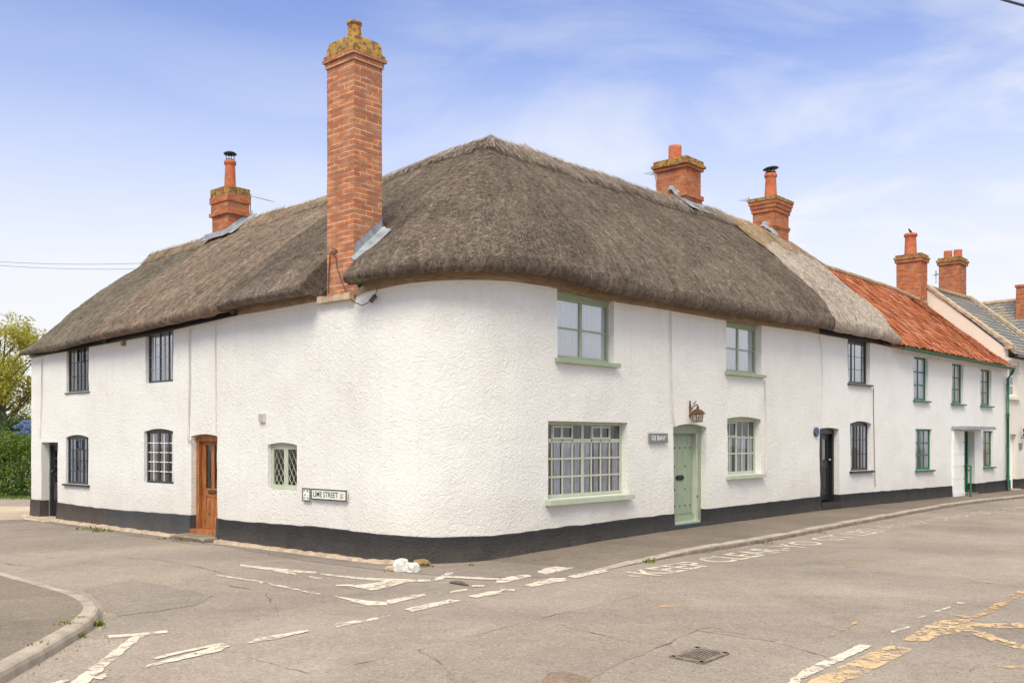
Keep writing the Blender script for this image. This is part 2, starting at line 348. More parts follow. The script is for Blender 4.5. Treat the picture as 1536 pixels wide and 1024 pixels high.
zpl = tab([(47, 748), (86, 753), (162, 763), (291, 772.5), (326, 777), (360, 781), (482, 790), (560, 799), (612, 804), (675, 805), (760, 800.5), (818, 793), (918, 781), (1005, 770), (1060, 763), (1230, 744), (1310, 737), (1430, 728), (1505, 720), (1560, 715)])
_zs = [S(p) for p in (47, 700, 818, 904, 1000, 1060)]
def zbase(s): return float(np.interp(s, _zs, [.05, .04, .045, .075, .095, .10]))
# ------------------------------------------------------------------ walls with real openings
def arch_z(op, a): return op['z1'] + op.get('arch', 0) * (1 - (2 * a - 1) ** 2)
def opening(l, r, pt, pb, d, arch=0, top=False):
    s0, s1 = S(l), S(r)
    o = dict(s0=s0, s1=s1, z0=Z(l, pb), z1=None if top else Z(l, pt), d=d, top=top)
    if top: o['z1'] = ztop((s0 + s1) / 2) + .06
    if arch: o['arch'] = arch * P(s0)[1] / F
    return o
def make_wall(house, s0, s1, ops, mat, seed=0, top_fn=ztop):
    cols = {round(s0, 4), round(s1, 4)}
    for x in np.arange(s0, s1, .11): cols.add(round(float(x), 4))
    for o in ops:
        n = 10 if o.get('arch') else 2
        for k in range(n + 1): cols.add(round(o['s0'] + (o['s1'] - o['s0']) * k / n, 4))
    edges = [round(e, 4) for o in ops for e in (o['s0'], o['s1'])]
    cols = sorted(c for c in cols if c in edges or all(abs(c - e) > .025 for e in edges) or any(o['s0'] < c < o['s1'] for o in ops))
    zl = min(top_fn(c) for c in cols) - .04
    rows = {-.1}
    for z in np.arange(0, zl, .13): rows.add(round(float(z), 4))
    rows.add(round(zl, 4))
    for o in ops:
        for z in ([o['z0']] if o['top'] else [o['z0'], o['z1']]): rows.add(round(z, 4))
    zed = [round(z, 4) for o in ops for z in ([o['z0']] if o['top'] else [o['z0'], o['z1']])]
    rows = sorted(r for r in rows if r in zed or all(abs(r - e) > .03 for e in zed))
    rows.append(None)
    mb = MB(); ix = {}
    def inside(c0, c1, r0, r1):
        cm = (c0 + c1) / 2; rm = (r0 + (r1 if r1 is not None else 9)) / 2
        for o in ops:
            if o['s0'] < cm < o['s1'] and (o['z0'] < rm and (o['top'] or rm < o['z1'])): return o
        return None
    def vert(i, j):
        if (i, j) in ix: return ix[i, j]
        s = cols[i]; z = rows[j] if rows[j] is not None else top_fn(s) + .02
        for o in ops:
            if o.get('arch') and o['s0'] - 1e-3 <= s <= o['s1'] + 1e-3:
                a = (s - o['s0']) / (o['s1'] - o['s0'])
                dz = o['arch'] * (1 - (2 * a - 1) ** 2)
                if abs(z - o['z1']) < 1e-3: z += dz
                elif o['z1'] < z < o['z1'] + .16: z = max(z, o['z1'] + dz + .02)
        wob = .016 * fbm((s * .9 + seed, z * .9, 3.1)) + .006 * fbm((s * 4, z * 4, seed), 2)
        mb.v.append(tuple(WP(s, wob, z))); ix[i, j] = len(mb.v) - 1; return ix[i, j]
    for i in range(len(cols) - 1):
        for j in range(len(rows) - 1):
            if inside(cols[i], cols[i + 1], rows[j], rows[j + 1]) is None:
                mb.idx((vert(i, j), vert(i + 1, j), vert(i + 1, j + 1), vert(i, j + 1)), 0, None, True)
    # reveals
    for i in range(len(cols) - 1):
        for j in range(len(rows) - 1):
            o = inside(cols[i], cols[i + 1], rows[j], rows[j + 1])
            if o is None: continue
            for (di, dj, a, b) in ((-1, 0, (i, j + 1), (i, j)), (1, 0, (i + 1, j), (i + 1, j + 1)), (0, -1, (i, j), (i + 1, j)), (0, 1, (i + 1, j + 1), (i, j + 1))):
                ii, jj = i + di, j + dj
                if 0 <= ii < len(cols) - 1 and 0 <= jj < len(rows) - 1 and inside(cols[ii], cols[ii + 1], rows[jj], rows[jj + 1]) is o: continue
                if o['top'] and dj == 1: continue
                pa = np.array(mb.v[vert(*a)]); pb = np.array(mb.v[vert(*b)])
                n = -Nn((o['s0'] + o['s1']) / 2) * (o['d'] + .14)
                mb.face([pa, pb, pb + n, pa + n], 0)
    return mb
class Fr:                                        # local frame on a straight bit of facade: a along, d inward, z up
    def __init__(s, s0, s1):
        s.p0 = P(s0); t = P(s1) - P(s0); s.w = float(np.linalg.norm(t)); s.t = t / s.w; s.n = V3(-s.t[1], s.t[0], 0)
    def __call__(s, a, d, z): return s.p0 + s.t * a + s.n * d + UP * z
    def box(s, mb, a0, a1, d0, d1, z0, z1, m=0):
        mb.hexa([s(a0, d0, z0), s(a1, d0, z0), s(a1, d1, z0), s(a0, d1, z0), s(a0, d0, z1), s(a1, d0, z1), s(a1, d1, z1), s(a0, d1, z1)], m)
    def archfill(s, mb, o, d0, d1, zlow, m=0, n=10, a0=0., a1=None):
        a1 = s.w if a1 is None else a1
        for k in range(n):
            x0 = a0 + (a1 - a0) * k / n; x1 = a0 + (a1 - a0) * (k + 1) / n
            z0 = arch_z(o, x0 / s.w) - .004; z1 = arch_z(o, x1 / s.w) - .004
            mb.hexa([s(x0, d0, zlow), s(x1, d0, zlow), s(x1, d1, zlow), s(x0, d1, zlow), s(x0, d0, z0), s(x1, d0, z1), s(x1, d1, z1), s(x0, d1, z0)], m)
def make_window(house, o, frame_mat, cols, rows, fw=.055, mull=(), mw=.05, trans=(), bar=.02, bar_mat=None, sill=None, curtain=None, glass='glass', cv=(0, 1), sub=None, lattice=False, headb=0, gaps=True, cz=(0, 1)):
    """cols/rows: glazing-bar positions as fractions of the light; mull/trans: heavy members; sub: small opening lights (a0,a1,z0,z1) fractions"""
    f = Fr(o['s0'], o['s1']); d = o['d']; z0, z1 = o['z0'], o['z1']; w = f.w
    ztopf = z1 - headb
    mb = MB(); g = .004
    f.box(mb, g, fw, d, d + .07, z0 + g, ztopf); f.box(mb, w - fw, w - g, d, d + .07, z0 + g, ztopf)
    f.box(mb, fw, w - fw, d + .003, d + .067, z0 + g, z0 + fw * 1.15); f.box(mb, fw, w - fw, d + .003, d + .067, ztopf - fw, ztopf)
    if headb: f.box(mb, g, w - g, d - .012, d + .06, ztopf + .001, z1 - .002)
    if o.get('arch'): f.archfill(mb, o, d - .01, d + .06, z1 - .001)
    iw, ih = w - 2 * fw, ztopf - z0 - fw * 2.15; ia, iz = fw, z0 + fw * 1.15
    for m in mull: f.box(mb, ia + iw * m - mw / 2, ia + iw * m + mw / 2, d + .004, d + .066, iz, iz + ih)
    for t in trans: f.box(mb, ia, ia + iw, d + .006, d + .064, iz + ih * t - mw / 2, iz + ih * t + mw / 2)
    for (a0, a1, b0, b1) in (sub or ()):
        A0, A1, B0, B1 = ia + iw * a0, ia + iw * a1, iz + ih * b0, iz + ih * b1; q = .03 if fw > .04 else .02
        f.box(mb, A0, A1, d - .008, d + .014, B0, B0 + q); f.box(mb, A0, A1, d - .008, d + .014, B1 - q, B1)
        f.box(mb, A0, A0 + q, d - .0075, d + .014, B0 + q, B1 - q); f.box(mb, A1 - q, A1, d - .0075, d + .014, B0 + q, B1 - q)
    win = mb.build('window', frame_mat, house)
    gb = MB()
    if lattice:
        st = .11
        for sgn in (-1, 1):
            x = -ih
            while x < iw + ih:
                a0, b0, a1, b1 = (x, 0, x + ih * .62, ih) if sgn > 0 else (x + ih * .62, 0, x, ih)
                cl = []
                for k in range(25):
                    aa = a0 + (a1 - a0) * k / 24
                    if 0 <= aa <= iw: cl.append((aa, ih * k / 24))
                if len(cl) > 1: gb.tube([f(ia + cl[0][0], d + .014, iz + cl[0][1]), f(ia + cl[-1][0], d + .014, iz + cl[-1][1])], .0045, 4)
                x += st
    else:
        for c in cols:
            a, b0, b1 = (c, 0, 1) if not hasattr(c, '__len__') else c
            f.box(gb, ia + iw * a - bar / 2, ia + iw * a + bar / 2, d + .006, d + .024, iz + ih * b0, iz + ih * b1)
        for r in rows:
            b, a0, a1 = (r, 0, 1) if not hasattr(r, '__len__') else r
            f.box(gb, ia + iw * a0, ia + iw * a1, d + .008, d + .022, iz + ih * b - bar / 2, iz + ih * b + bar / 2)
    if gb.v: gb.build('glazing_bars', bar_mat or frame_mat, win)
    pn = MB(); pn.face([f(ia, d + .016, iz), f(ia + iw, d + .016, iz), f(ia + iw, d + .016, iz + ih), f(ia, d + .016, iz + ih)])
    pn.build('pane', M[glass], win)
    if sill:
        sb = MB(); h, ex, out = sill[:3]; sl = len(sill) > 3 and sill[3] or frame_mat
        sb.hexa([f(-ex, -out, z0 - h), f(w + ex, -out, z0 - h), f(w + ex, d, z0 - h), f(-ex, d, z0 - h), f(-ex, -out, z0 - .012), f(w + ex, -out, z0 - .012), f(w + ex, d, z0 + .003), f(-ex, d, z0 + .003)])
        sb.build('sill', sl, win)
    if curtain:
        cb = MB(); n = 60
        zz0, zz1 = iz + ih * cz[0] - .02, iz + ih * cz[1] + .02
        spans = cv if hasattr(cv[0], '__len__') else (cv,)
        for (c0, c1) in spans:
            cb = MB(); prev = None
            for k in range(n + 1):
                a = ia - .03 + (iw + .06) * (c0 + (c1 - c0) * k / n)
                dd = d + .045 + .016 * math.sin(a * 55 + 2 * math.sin(a * 9)) + .008 * math.sin(a * 131)
                cur = (f(a, dd, zz0), f(a, dd, zz1))
                if prev: cb.face([prev[0], cur[0], cur[1], prev[1]], 0, None, True)
                prev = cur
            cb.build('curtain', M[curtain], win)
    return win
def plinth(house, s0, s1, doors, mat, out=.022):
    cuts = [(s0, None)] + [x for d in doors for x in ((d[0], d), (d[1], d))] + [(s1, None)]
    for (a, da), (b, db) in zip(cuts[::2], cuts[1::2]): plinth_run(house, a, b, ([(a, -1, da[2])] if da else []) + ([(b, 1, db[2])] if db else []), mat, out)
def plinth_run(house, s0, s1, jambs, mat, out):
    mb = MB(); doors = []
    cols = sorted(set([s0, s1] + [float(x) for x in np.arange(s0 + .05, s1 - .03, .1)] + [e for d in doors for e in d[:2]]))
    cols = [c for c in cols if all(c in d[:2] or not (d[0] - .03 < c < d[1] + .03) for d in doors)]
    def ring(s):
        e = out + .012 * fbm((s * 1.7, 5, 1)); zb, zt = -.1, zpl(s) + .012 * fbm((s * 2.3, 2, 7))
        zz = [zb, zbase(s) + .02, (zbase(s) + zt) / 2, zt - .015, zt]; oo = [e + .03, e + .018 + .012 * fbm((s * 3, 1, 1)), e + .004, e, e - .018]
        r = [WP(s, o_, z_) for o_, z_ in zip(oo, zz)]; r.append(WP(s, -.01, zt + .001)); return r
    rings = {c: ring(c) for c in cols}
    for a, b in zip(cols[:-1], cols[1:]):
        if any(d[0] <= (a + b) / 2 <= d[1] for d in doors): continue
        for k in range(5): mb.face([rings[a][k], rings[b][k], rings[b][k + 1], rings[a][k + 1]], 0, None, True)
    for e, sg, dp in jambs:                     # painted cheeks inside the doorway
        e2 = e + sg * .004; zt = zpl(e)
        q = [WP(e2, out + .02, -.1), WP(e2, -dp, -.1), WP(e2, -dp, zt), WP(e2, out, zt)]
        mb.face(q if sg < 0 else q[::-1])
    # closing ends
    for e in (s0, s1): mb.face([WP(e, out + .02, -.1), WP(e, -.02, -.1), WP(e, -.02, zpl(e)), WP(e, out, zpl(e))])
    return mb.build('plinth', mat, house)
def plate(house, s0, s1, mat, h=.13, out=.03, name='wall_plate', skip=None):
    mb = MB(); c = list(np.arange(s0, s1, .15)) + [s1]
    for a, b in zip(c[:-1], c[1:]):
        if skip and skip[0] < (a + b) / 2 < skip[1]: continue
        za, zb = ztop(a), ztop(b)
        mb.hexa([WP(a, out, za), WP(b, out, zb), WP(b, -.1, zb), WP(a, -.1, za), WP(a, out, za + h), WP(b, out, zb + h), WP(b, -.1, zb + h), WP(a, -.1, za + h)])
    return mb.build(name, mat, house)
def back_walls(mb, s0, s1, depth, zt, ends=()):
    a, b = P(s0), P(s1); na, nb = -Nn(s0), -Nn(s1)
    A, B = a + na * depth, b + nb * depth
    mb.face([A + UP * -.1, B + UP * -.1, B + UP * zt, A + UP * zt])
def room(house, s0, s1, zt=3.6, dep=1.3):
    mb = MB(); a, b = WP(s0 + .15, -dep, .0), WP(s1 - .15, -dep, .0)
    mb.face([a, b, b + UP * zt, a + UP * zt])
    for z in (.12, 2.05): 
        c, d_ = WP(s0 + .15, -.25, z), WP(s1 - .15, -.25, z); mb.face([c, d_, V3(*b[:2], z), V3(*a[:2], z)])
    for q, w in ((a, WP(s0 + .15, -.3, 0)), (b, WP(s1 - .15, -.3, 0))): mb.face([q, w, w + UP * zt, q + UP * zt])
    return mb.build('interior_wall', M['room'], house)
# ------------------------------------------------------------------ ridges
def left_plan(px, d):
    k = (px - 768) / F; b = CORN + nL * d
    u = (b[0] - k * b[1]) / (.752 + .659 * k); return b + dL * u
def right_plan(px, d):
    k = (px - 768) / F; b = CORN + nR * d
    u = (k * b[1] - b[0]) / (.667 - .745 * k); return b + dR * u
def e_plan(px, d):
    k = (px - 768) / F; b = C_ + nE * d
    u = (k * b[1] - b[0]) / (dE[0] - dE[1] * k); return b + dE * u
rid = []
for px, py, d in ((205, 391, 2.6), (225, 385, 2.65), (310, 361, 2.8), (370, 335, 2.9), (490, 301, 3.1), (575, 276, 3.25), (620, 259, 3.33), (680, 234, 3.45), (735, 217, 3.55)):
    q = left_plan(px, d); rid.append((px, q[0], q[1], H + (HOR - py) * q[1] / F))
for px, py, d in ((790, 234, 2.21), (860, 258, 2.22), (985, 298, 2.24), (1052, 316, 2.25), (1120, 338, 2.26), (1185, 367, 2.27)):
    q = right_plan(px, d); rid.append((px, q[0], q[1], H + (HOR - py) * q[1] / F))
q = e_plan(1228, 2.28); rid.append((1228, q[0], q[1], H + (HOR - 402) * q[1] / F))
q = e_plan(1240, 2.28); rid.append((1240, q[0], q[1], H + (HOR - 412) * q[1] / F))
rid = np.array(rid)
def RID(px): return V3(*[float(np.interp(px, rid[:, 0], rid[:, k])) for k in (1, 2, 3)])
_ms = [S(47) - .07, S(163), S(358), S(486), S(889), S(1210), S(1330)]
_mp = [225, 338, 575, 735, 735, 1050, 1228]
def RPX(s): return float(np.interp(s, _ms, _mp))
# ------------------------------------------------------------------ thatch
SCH0, SCH1 = S(486.5), S(531.5)                  # the tall stack's foot on the left wall
def u_of(p): return float(np.dot(p[:2] - CORN[:2], dL[:2]))
def d_of(p): return float(np.dot(p[:2] - CORN[:2], nL[:2]))
U0, U1 = u_of(P(SCH1)), u_of(P(SCH0))
def notch(c):
    u, d = u_of(c), d_of(c)
    return d < .5 and (U0 - .12 + .42 * min(0, d)) < u < U1 + .03
def thatch(house, s0, s1, mats, thick=0., dens=520, seed=0, jit=.35, cut=False, endr=(0, 0), slen=(.07, .22), wk=1.25):
    st = [float(x) for x in np.arange(s0, s1 - .02, .07)] + [s1]
    if cut: st = sorted(set(st + [float(x) for x in np.arange(SCH0 - .1, SCH1 + .25, .03)]))
    NS = 34; TT = [(k / NS) for k in range(NS + 1)]
    nose = [(.20, .03), (.31, -.005), (.375, .03), (.41, .10), (.415, .18)]
    top, bot, uvs = [], [], []
    zmid = None
    for s in st:
        n = Nn(s); nf = float(np.interp(s, [S(47), S(560), S(760), S(950)], [.42, .5, .85, 1.])); nf *= (1 - .75 * max(0, 1 - (s1 - s) / .55) ** 1.5) if endr[1] else 1; zn = ztop(s) + .035 + .03 * math.exp(-((s - S(680)) / 1.5) ** 2) + thick * .3
        e0 = 0.
        if endr[0] and s - s0 < .35: e0 = (1 - (s - s0) / .35) ** 2 * endr[0]
        if endr[1] and s1 - s < .7: e0 = (1 - (s1 - s) / .7) ** 2 * endr[1]
        R_ = RID(RPX(s)); of = float(np.interp(s, [S(47), S(150), S(420)], [.5, .8, 1.])); E0 = WP(s, .40 * of, zn + .25 * nf); row = []; brow = []; uvr = []
        wob = .035 * fbm((s * .55, seed, 1.3)) + .015 * fbm((s * 2.5, seed, 4))
        L = np.linalg.norm(R_ - E0)
        for (o_, z_) in nose:
            row.append(WP(s, o_ * of + wob, zn + z_ * nf + wob)); brow.append(WP(s, .12 * of, zn + .06 * nf)); uvr.append((s, -.35 + o_ * .3 + z_ * .5))
        sl = (R_ - E0) / L; side = Tn(s); nrm = np.cross(side, sl); nrm = nrm if nrm[2] > 0 else -nrm
        for t in TT:
            p = E0 + (R_ - E0) * t
            b = (.05 + .05 * nf) * math.sin(math.pi * t ** .75) - (.08 * math.exp(-((u_of(p) - U0 + .0) / .3) ** 2) * math.exp(-((d_of(p) - .2) / .5) ** 2) if cut else 0) + thick * min(1, t * 8) - e0 * (1 if t < .98 else .4)
            b += .045 * fbm((p[0] * .8, p[1] * .8, p[2] * .8 + seed)) + .016 * fbm((p[0] * 4.5, p[1] * 4.5, p[2] * 4.5), 3)
            if t < .06: b = b * t / .06 + wob * .5
            b *= 1 if t < .97 else .6
            q = p + nrm * b; row.append(q); brow.append(p - nrm * .3 if t > .02 else WP(s, .12, zn + .1)); uvr.append((s, t * L))
        B0 = R_ + (R_ - E0) * V3(1, 1, 0); B0[2] = E0[2]
        for t in (.12, .3, .5, .75, 1.):
            p = R_ + (B0 - R_) * t; row.append(p + UP * .05 * math.sin(math.pi * t)); brow.append(p - UP * .35); uvr.append((s, L + t * L))
        top.append(row); bot.append(brow); uvs.append(uvr)
    nj = len(top[0]); mb = MB()
    T = [[None] * nj for _ in st]; B = [[None] * nj for _ in st]
    for i in range(len(st)):
        for j in range(nj):
            mb.v.append(tuple(top[i][j])); T[i][j] = len(mb.v) - 1
    for i in range(len(st)):
        for j in range(nj):
            mb.v.append(tuple(bot[i][j])); B[i][j] = len(mb.v) - 1
    inc = set()
    for i in range(len(st) - 1):
        for j in range(nj - 1):
            c = (top[i][j] + top[i + 1][j + 1] + top[i + 1][j] + top[i][j + 1]) / 4
            if cut and notch(c): continue
            inc.add((i, j))
    for (i, j) in inc:
        mb.idx((T[i][j], T[i + 1][j], T[i + 1][j + 1], T[i][j + 1]), 0, (uvs[i][j], uvs[i + 1][j], uvs[i + 1][j + 1], uvs[i][j + 1]), True)
        for (di, dj, a, b) in ((-1, 0, (i, j), (i, j + 1)), (1, 0, (i + 1, j + 1), (i + 1, j)), (0, -1, (i + 1, j), (i, j)), (0, 1, (i, j + 1), (i + 1, j + 1))):
            if (i + di, j + dj) in inc: continue
            q = (T[a[0]][a[1]], T[b[0]][b[1]], B[b[0]][b[1]], B[a[0]][a[1]])
            mb.idx(q, 0, [(uvs[a[0]][a[1]][0] + k * .1, uvs[a[0]][a[1]][1]) for k in range(4)])
    # loose straw lying on the surface, part of the same roof
    rg = np.random.default_rng(seed + 11); cells = [c for c in inc if 4 <= c[1] < 5 + NS]
    tv = np.array(top)
    ar = np.array([np.linalg.norm(np.cross(tv[i + 1, j] - tv[i, j], tv[i, j + 1] - tv[i, j])) for i, j in cells])
    ca = np.array(cells); cnt = int(ar.sum() * dens); pick = rg.choice(len(cells), cnt, p=ar / ar.sum())
    ci, cj = ca[pick, 0], ca[pick, 1]; fu, fv = rg.random((cnt, 1)), rg.random((cnt, 1))
    p00, p10, p01, p11 = tv[ci, cj], tv[ci + 1, cj], tv[ci, cj + 1], tv[ci + 1, cj + 1]
    pos = (p00 * (1 - fu) + p10 * fu) * (1 - fv) + (p01 * (1 - fu) + p11 * fu) * fv
    down = p00 - p01; down /= np.linalg.norm(down, axis=1, keepdims=True) + 1e-9
    sd = p10 - p00; sd /= np.linalg.norm(sd, axis=1, keepdims=True) + 1e-9
    nr = np.cross(sd, -down); nr /= np.linalg.norm(nr, axis=1, keepdims=True) + 1e-9
    ang = rg.normal(0, jit, (cnt, 1)); dv = down * np.cos(ang) + sd * np.sin(ang); wv = np.cross(nr, dv)
    ln = rg.uniform(*slen, (cnt, 1)); wd = rg.uniform(.0016, .0038, (cnt, 1)) * wk; lift = rg.uniform(.002, .013, (cnt, 1))
    tw = rg.normal(0, .2, (cnt, 1)); wv = wv * np.cos(tw) + nr * np.sin(tw)
    a = pos - wv * wd + nr * .003; b = pos + wv * wd + nr * .003; e = pos + dv * ln + nr * lift
    c, d_ = e + wv * wd * .7, e - wv * wd * .7
    ua = np.array([[q for q in r] for r in uvs]); uq = ua[ci, cj] + (ua[ci + 1, cj] - ua[ci, cj]) * fu + (ua[ci, cj + 1] - ua[ci, cj]) * fv
    add_quads(mb, a, b, c, d_, 1, uq)
    return mb.build('roof', mats, house), tv, st
def add_quads(mb, a, b, c, d, m, uv=None):
    n = len(a); base = len(mb.v)
    arr = np.stack([a, b, c, d], 1).reshape(-1, 3); mb.v.extend(map(tuple, arr.tolist()))
    for k in range(n): mb.f.append((base + 4 * k, base + 4 * k + 1, base + 4 * k + 2, base + 4 * k + 3))
    mb.uv.extend([None] * n if uv is None else [(u,) * 4 for u in map(tuple, uv.tolist())]); mb.mi.extend([m] * n); mb.sm.extend([False] * n)
def ridge_cap(roof, tv, st, drop, mats, seed, dens=900, proud=.045, clip=None, wave=.0, jit=.25, prof0=5, NS=34, xs_=0):
    """band of straw laid over the ridge, drop metres down the front"""
    rg = np.random.default_rng(seed); mb = MB(); rows = []
    sel = [i for i in range(len(st)) if clip is None or clip[0] <= st[i] <= clip[1]]
    for i in sel:
        line = tv[i][prof0:prof0 + NS + 1]; R_ = line[-1]; L = np.linalg.norm(line[0] - R_)
        dd = (drop + (xs_ * math.exp(-(st[i] - st[0]) / .28) if xs_ else 0)) * (1 + .22 * fbm((st[i] * 1.3, seed, 0)) + .1 * fbm((st[i] * 7, seed, 2), 2)) + (wave * abs(math.sin(st[i] * 3.4)) if wave else 0)
        nr = np.cross(tv[min(i + 1, len(st) - 1)][prof0 + NS - 4] - tv[max(i - 1, 0)][prof0 + NS - 4], R_ - line[0])
        if np.linalg.norm(nr) < 1e-6: nr = UP * 1.
        nr = nr / np.linalg.norm(nr); nr = nr if nr[2] > 0 else -nr
        r = []
        for k, q in enumerate(np.linspace(0, 1, 8)):
            t = 1 - dd / L * (1 - q); x = t * NS; k0 = min(int(x), NS - 1); p = line[k0] + (line[k0 + 1] - line[k0]) * (x - k0)
            r.append(p + nr * (proud * (.35 if q == 0 else 1)) + UP * (.03 * q * q))
        bk = tv[i][prof0 + NS + 1]; r.append(R_ * .4 + bk * .6 + UP * .05); r.append(bk + UP * .03)
        rows.append(r)
    n = len(rows[0]); b0 = len(mb.v)
    for r in rows:
        mb.v.extend(map(tuple, r))
    for i in range(len(rows) - 1):
        for j in range(n - 1):
            s_ = st[sel[i]]
            mb.idx([b0 + i * n + j, b0 + (i + 1) * n + j, b0 + (i + 1) * n + j + 1, b0 + i * n + j + 1], 0, [(s_, j * .1), (s_ + .07, j * .1), (s_ + .07, j * .1 + .1), (s_, j * .1 + .1)], True)
    for i in range(len(rows) - 1):               # butt ends of the straw
        p0, p1 = np.array(rows[i][0]), np.array(rows[i + 1][0]); mb.face([p0, p1, p1 - UP * .04, p0 - UP * .04], 0)
    A = np.array(rows); cells = [(i, j) for i in range(len(rows) - 1) for j in range(n - 2)]
    ar = np.array([np.linalg.norm(np.cross(A[i + 1, j] - A[i, j], A[i, j + 1] - A[i, j])) for i, j in cells]) + 1e-5
    cnt = int(ar.sum() * dens); pick = rg.choice(len(cells), cnt, p=ar / ar.sum()); ca = np.array(cells)[pick]
    i, j = ca[:, 0], ca[:, 1]; fu, fv = rg.random((cnt, 1)), rg.random((cnt, 1))
    pos = (A[i, j] * (1 - fu) + A[i + 1, j] * fu) * (1 - fv) + (A[i, j + 1] * (1 - fu) + A[i + 1, j + 1] * fu) * fv
    dn = A[i, 0] - A[i, n - 3]; dn /= np.linalg.norm(dn, axis=1, keepdims=True) + 1e-9
    sd = A[i + 1, 2] - A[i, 2]; sd /= np.linalg.norm(sd, axis=1, keepdims=True) + 1e-9
    nr = np.cross(sd, -dn); nr /= np.linalg.norm(nr, axis=1, keepdims=True) + 1e-9
    ang = rg.normal(0, jit, (cnt, 1)); dv = dn * np.cos(ang) + sd * np.sin(ang); wv = np.cross(nr, dv)
    ln = rg.uniform(.08, .3, (cnt, 1)); wd = rg.uniform(.003, .006, (cnt, 1)); lift = rg.uniform(.0, .035, (cnt, 1))
    a = pos - dv * ln * .5 - wv * wd + nr * .012; b = pos - dv * ln * .5 + wv * wd + nr * .012; e = pos + dv * ln * .5 + nr * lift
    add_quads(mb, a, b, e + wv * wd * .7, e - wv * wd * .7, 1)
    return mb.build('ridge_cap', mats, roof)
# ------------------------------------------------------------------ chimneys
def solve(p, ax, px):
    k = (px - 768) / F; return (k * p[1] - p[0]) / (ax[0] - k * ax[1])
def chimney(house, pn, Y, pl, pr, pyt, zb, sections, brick='brick', cap_from=None, seed=0):
    """near vertical edge at pixel pn / depth Y; faces run along dL to pl and dR to pr.  sections: (height from the top down, oversail)"""
    p = at(pn, pyt, Y); base = V3(p[0], p[1], 0); w = solve(p, dL, pl); q = solve(p, dR, pr); zt = p[2]
    mb = MB(); z = zt
    secs = list(sections) + [(zt - sum(h for h, _ in sections) - zb, 0)]
    for k, (h, o) in enumerate(secs):
        z1, z0 = z, z - h; z = z0
        c = [base - dL * o - dR * o, base + dL * (w + o) - dR * o, base + dL * (w + o) + dR * (q + o), base - dL * o + dR * (q + o)]
        m = 1 if cap_from is not None and k < cap_from else 0
        lens = [0, w + 2 * o, w + q + 4 * o, 2 * w + q + 6 * o, 2 * w + 2 * q + 8 * o]
        nv = max(1, int(h / .3))
        for e in range(4):
            a, b = c[e], c[(e + 1) % 4]
            for v in range(nv):
                za, zb_ = z0 + h * v / nv, z0 + h * (v + 1) / nv
                mb.face([b + UP * za, a + UP * za, a + UP * zb_, b + UP * zb_], m, [(lens[e + 1], za), (lens[e], za), (lens[e], zb_), (lens[e + 1], zb_)])
        mb.face([x + UP * z1 for x in c], m, [(x[0], x[1]) for x in c]); mb.face([x + UP * z0 for x in c[::-1]], m, [(x[0], x[1]) for x in c])
    for i in range(len(mb.v)):
        x = mb.v[i]; mb.v[i] = (x[0] + .008 * noise.noise(Vector(x) * 5.1), x[1] + .008 * noise.noise(Vector(x) * 4.3), x[2] + .006 * noise.noise(Vector(x) * 6))
    ob = mb.build('chimney', [M[brick], M['lichen']], house)
    cen = base + dL * w / 2 + dR * q / 2 + UP * zt
    return ob, dict(base=base, w=w, q=q, zt=zt, cen=cen)
def haunch(ch, info, mat='stone', h=.07, e=.04, k_=.5):
    mb = MB(); b, w, q, zt = info['base'], info['w'], info['q'], info['zt']
    lo = [b + dL * e + dR * e, b + dL * (w - e) + dR * e, b + dL * (w - e) + dR * (q - e), b + dL * e + dR * (q - e)]
    c = info['cen'] * V3(1, 1, 0)
    hi = [c + (x - c) * k_ for x in lo]
    md = [c + (x - c) * (1 * .45 + k_ * .55) + UP * (h * .72) for x in lo]
    mb.hexa([x + UP * (zt + .003) for x in lo][::-1] + [x + UP * (zt + .003) for x in md][::-1]); mb.hexa([x + UP * (zt + .003) for x in md][::-1] + [x + UP * (zt + h) for x in hi][::-1])
    mb.build('mortar_haunch', M[mat], ch)
def pot(ch, c, r, h, mat='terra', rim=True, taper=.82):
    mb = MB(); pr = [(r, -.05), (r, .04), (r * .96, .08), (r * taper, h * .82)]
    pr += [(r * taper * 1.02, h * .84), (r * taper * 1.22, h * .87), (r * taper * 1.22, h * .96), (r * taper * 1.1, h), (r * taper * .8, h), (r * taper * .78, h * .8)] if rim else [(r * taper, h), (r * taper * .82, h), (r * taper * .8, h * .8)]
    mb.lathe(c, pr, 22); return mb.build('chimney_pot', M[mat], ch)
def cowl(ch, c, r, h, tilt=0):
    mb = MB(); c = np.array(c)
    for k in range(4):
        a = .6 + k * math.pi / 2; d = V3(math.cos(a), math.sin(a), 0) * r * .75
        mb.tube([c + d - UP * .06, c + d + UP * h], .008, 5)
    tl = V3(.0, 0, 0)
    b = len(mb.v); n = 20
    for rr, zz in ((r * .3, h + .0), (r * 1.15, h), (r * 1.2, h + .015), (r * .9, h + .045), (r * .4, h + .065), (.01, h + .07)):
        for k in range(n):
            a = 2 * math.pi * k / n; x = rr * math.cos(a); mb.v.append((c[0] + x, c[1] + rr * math.sin(a), c[2] + zz + tilt * x))
    for i in range(5):
        for k in range(n): mb.idx((b + i * n + k, b + i * n + (k + 1) % n, b + (i + 1) * n + (k + 1) % n, b + (i + 1) * n + k), 0, None, True)
    mb.tube([c + V3(0, 0, -.08), c + V3(0, 0, .02)], r * .82, 16)
    return mb.build('cowl', M['iron'], ch)
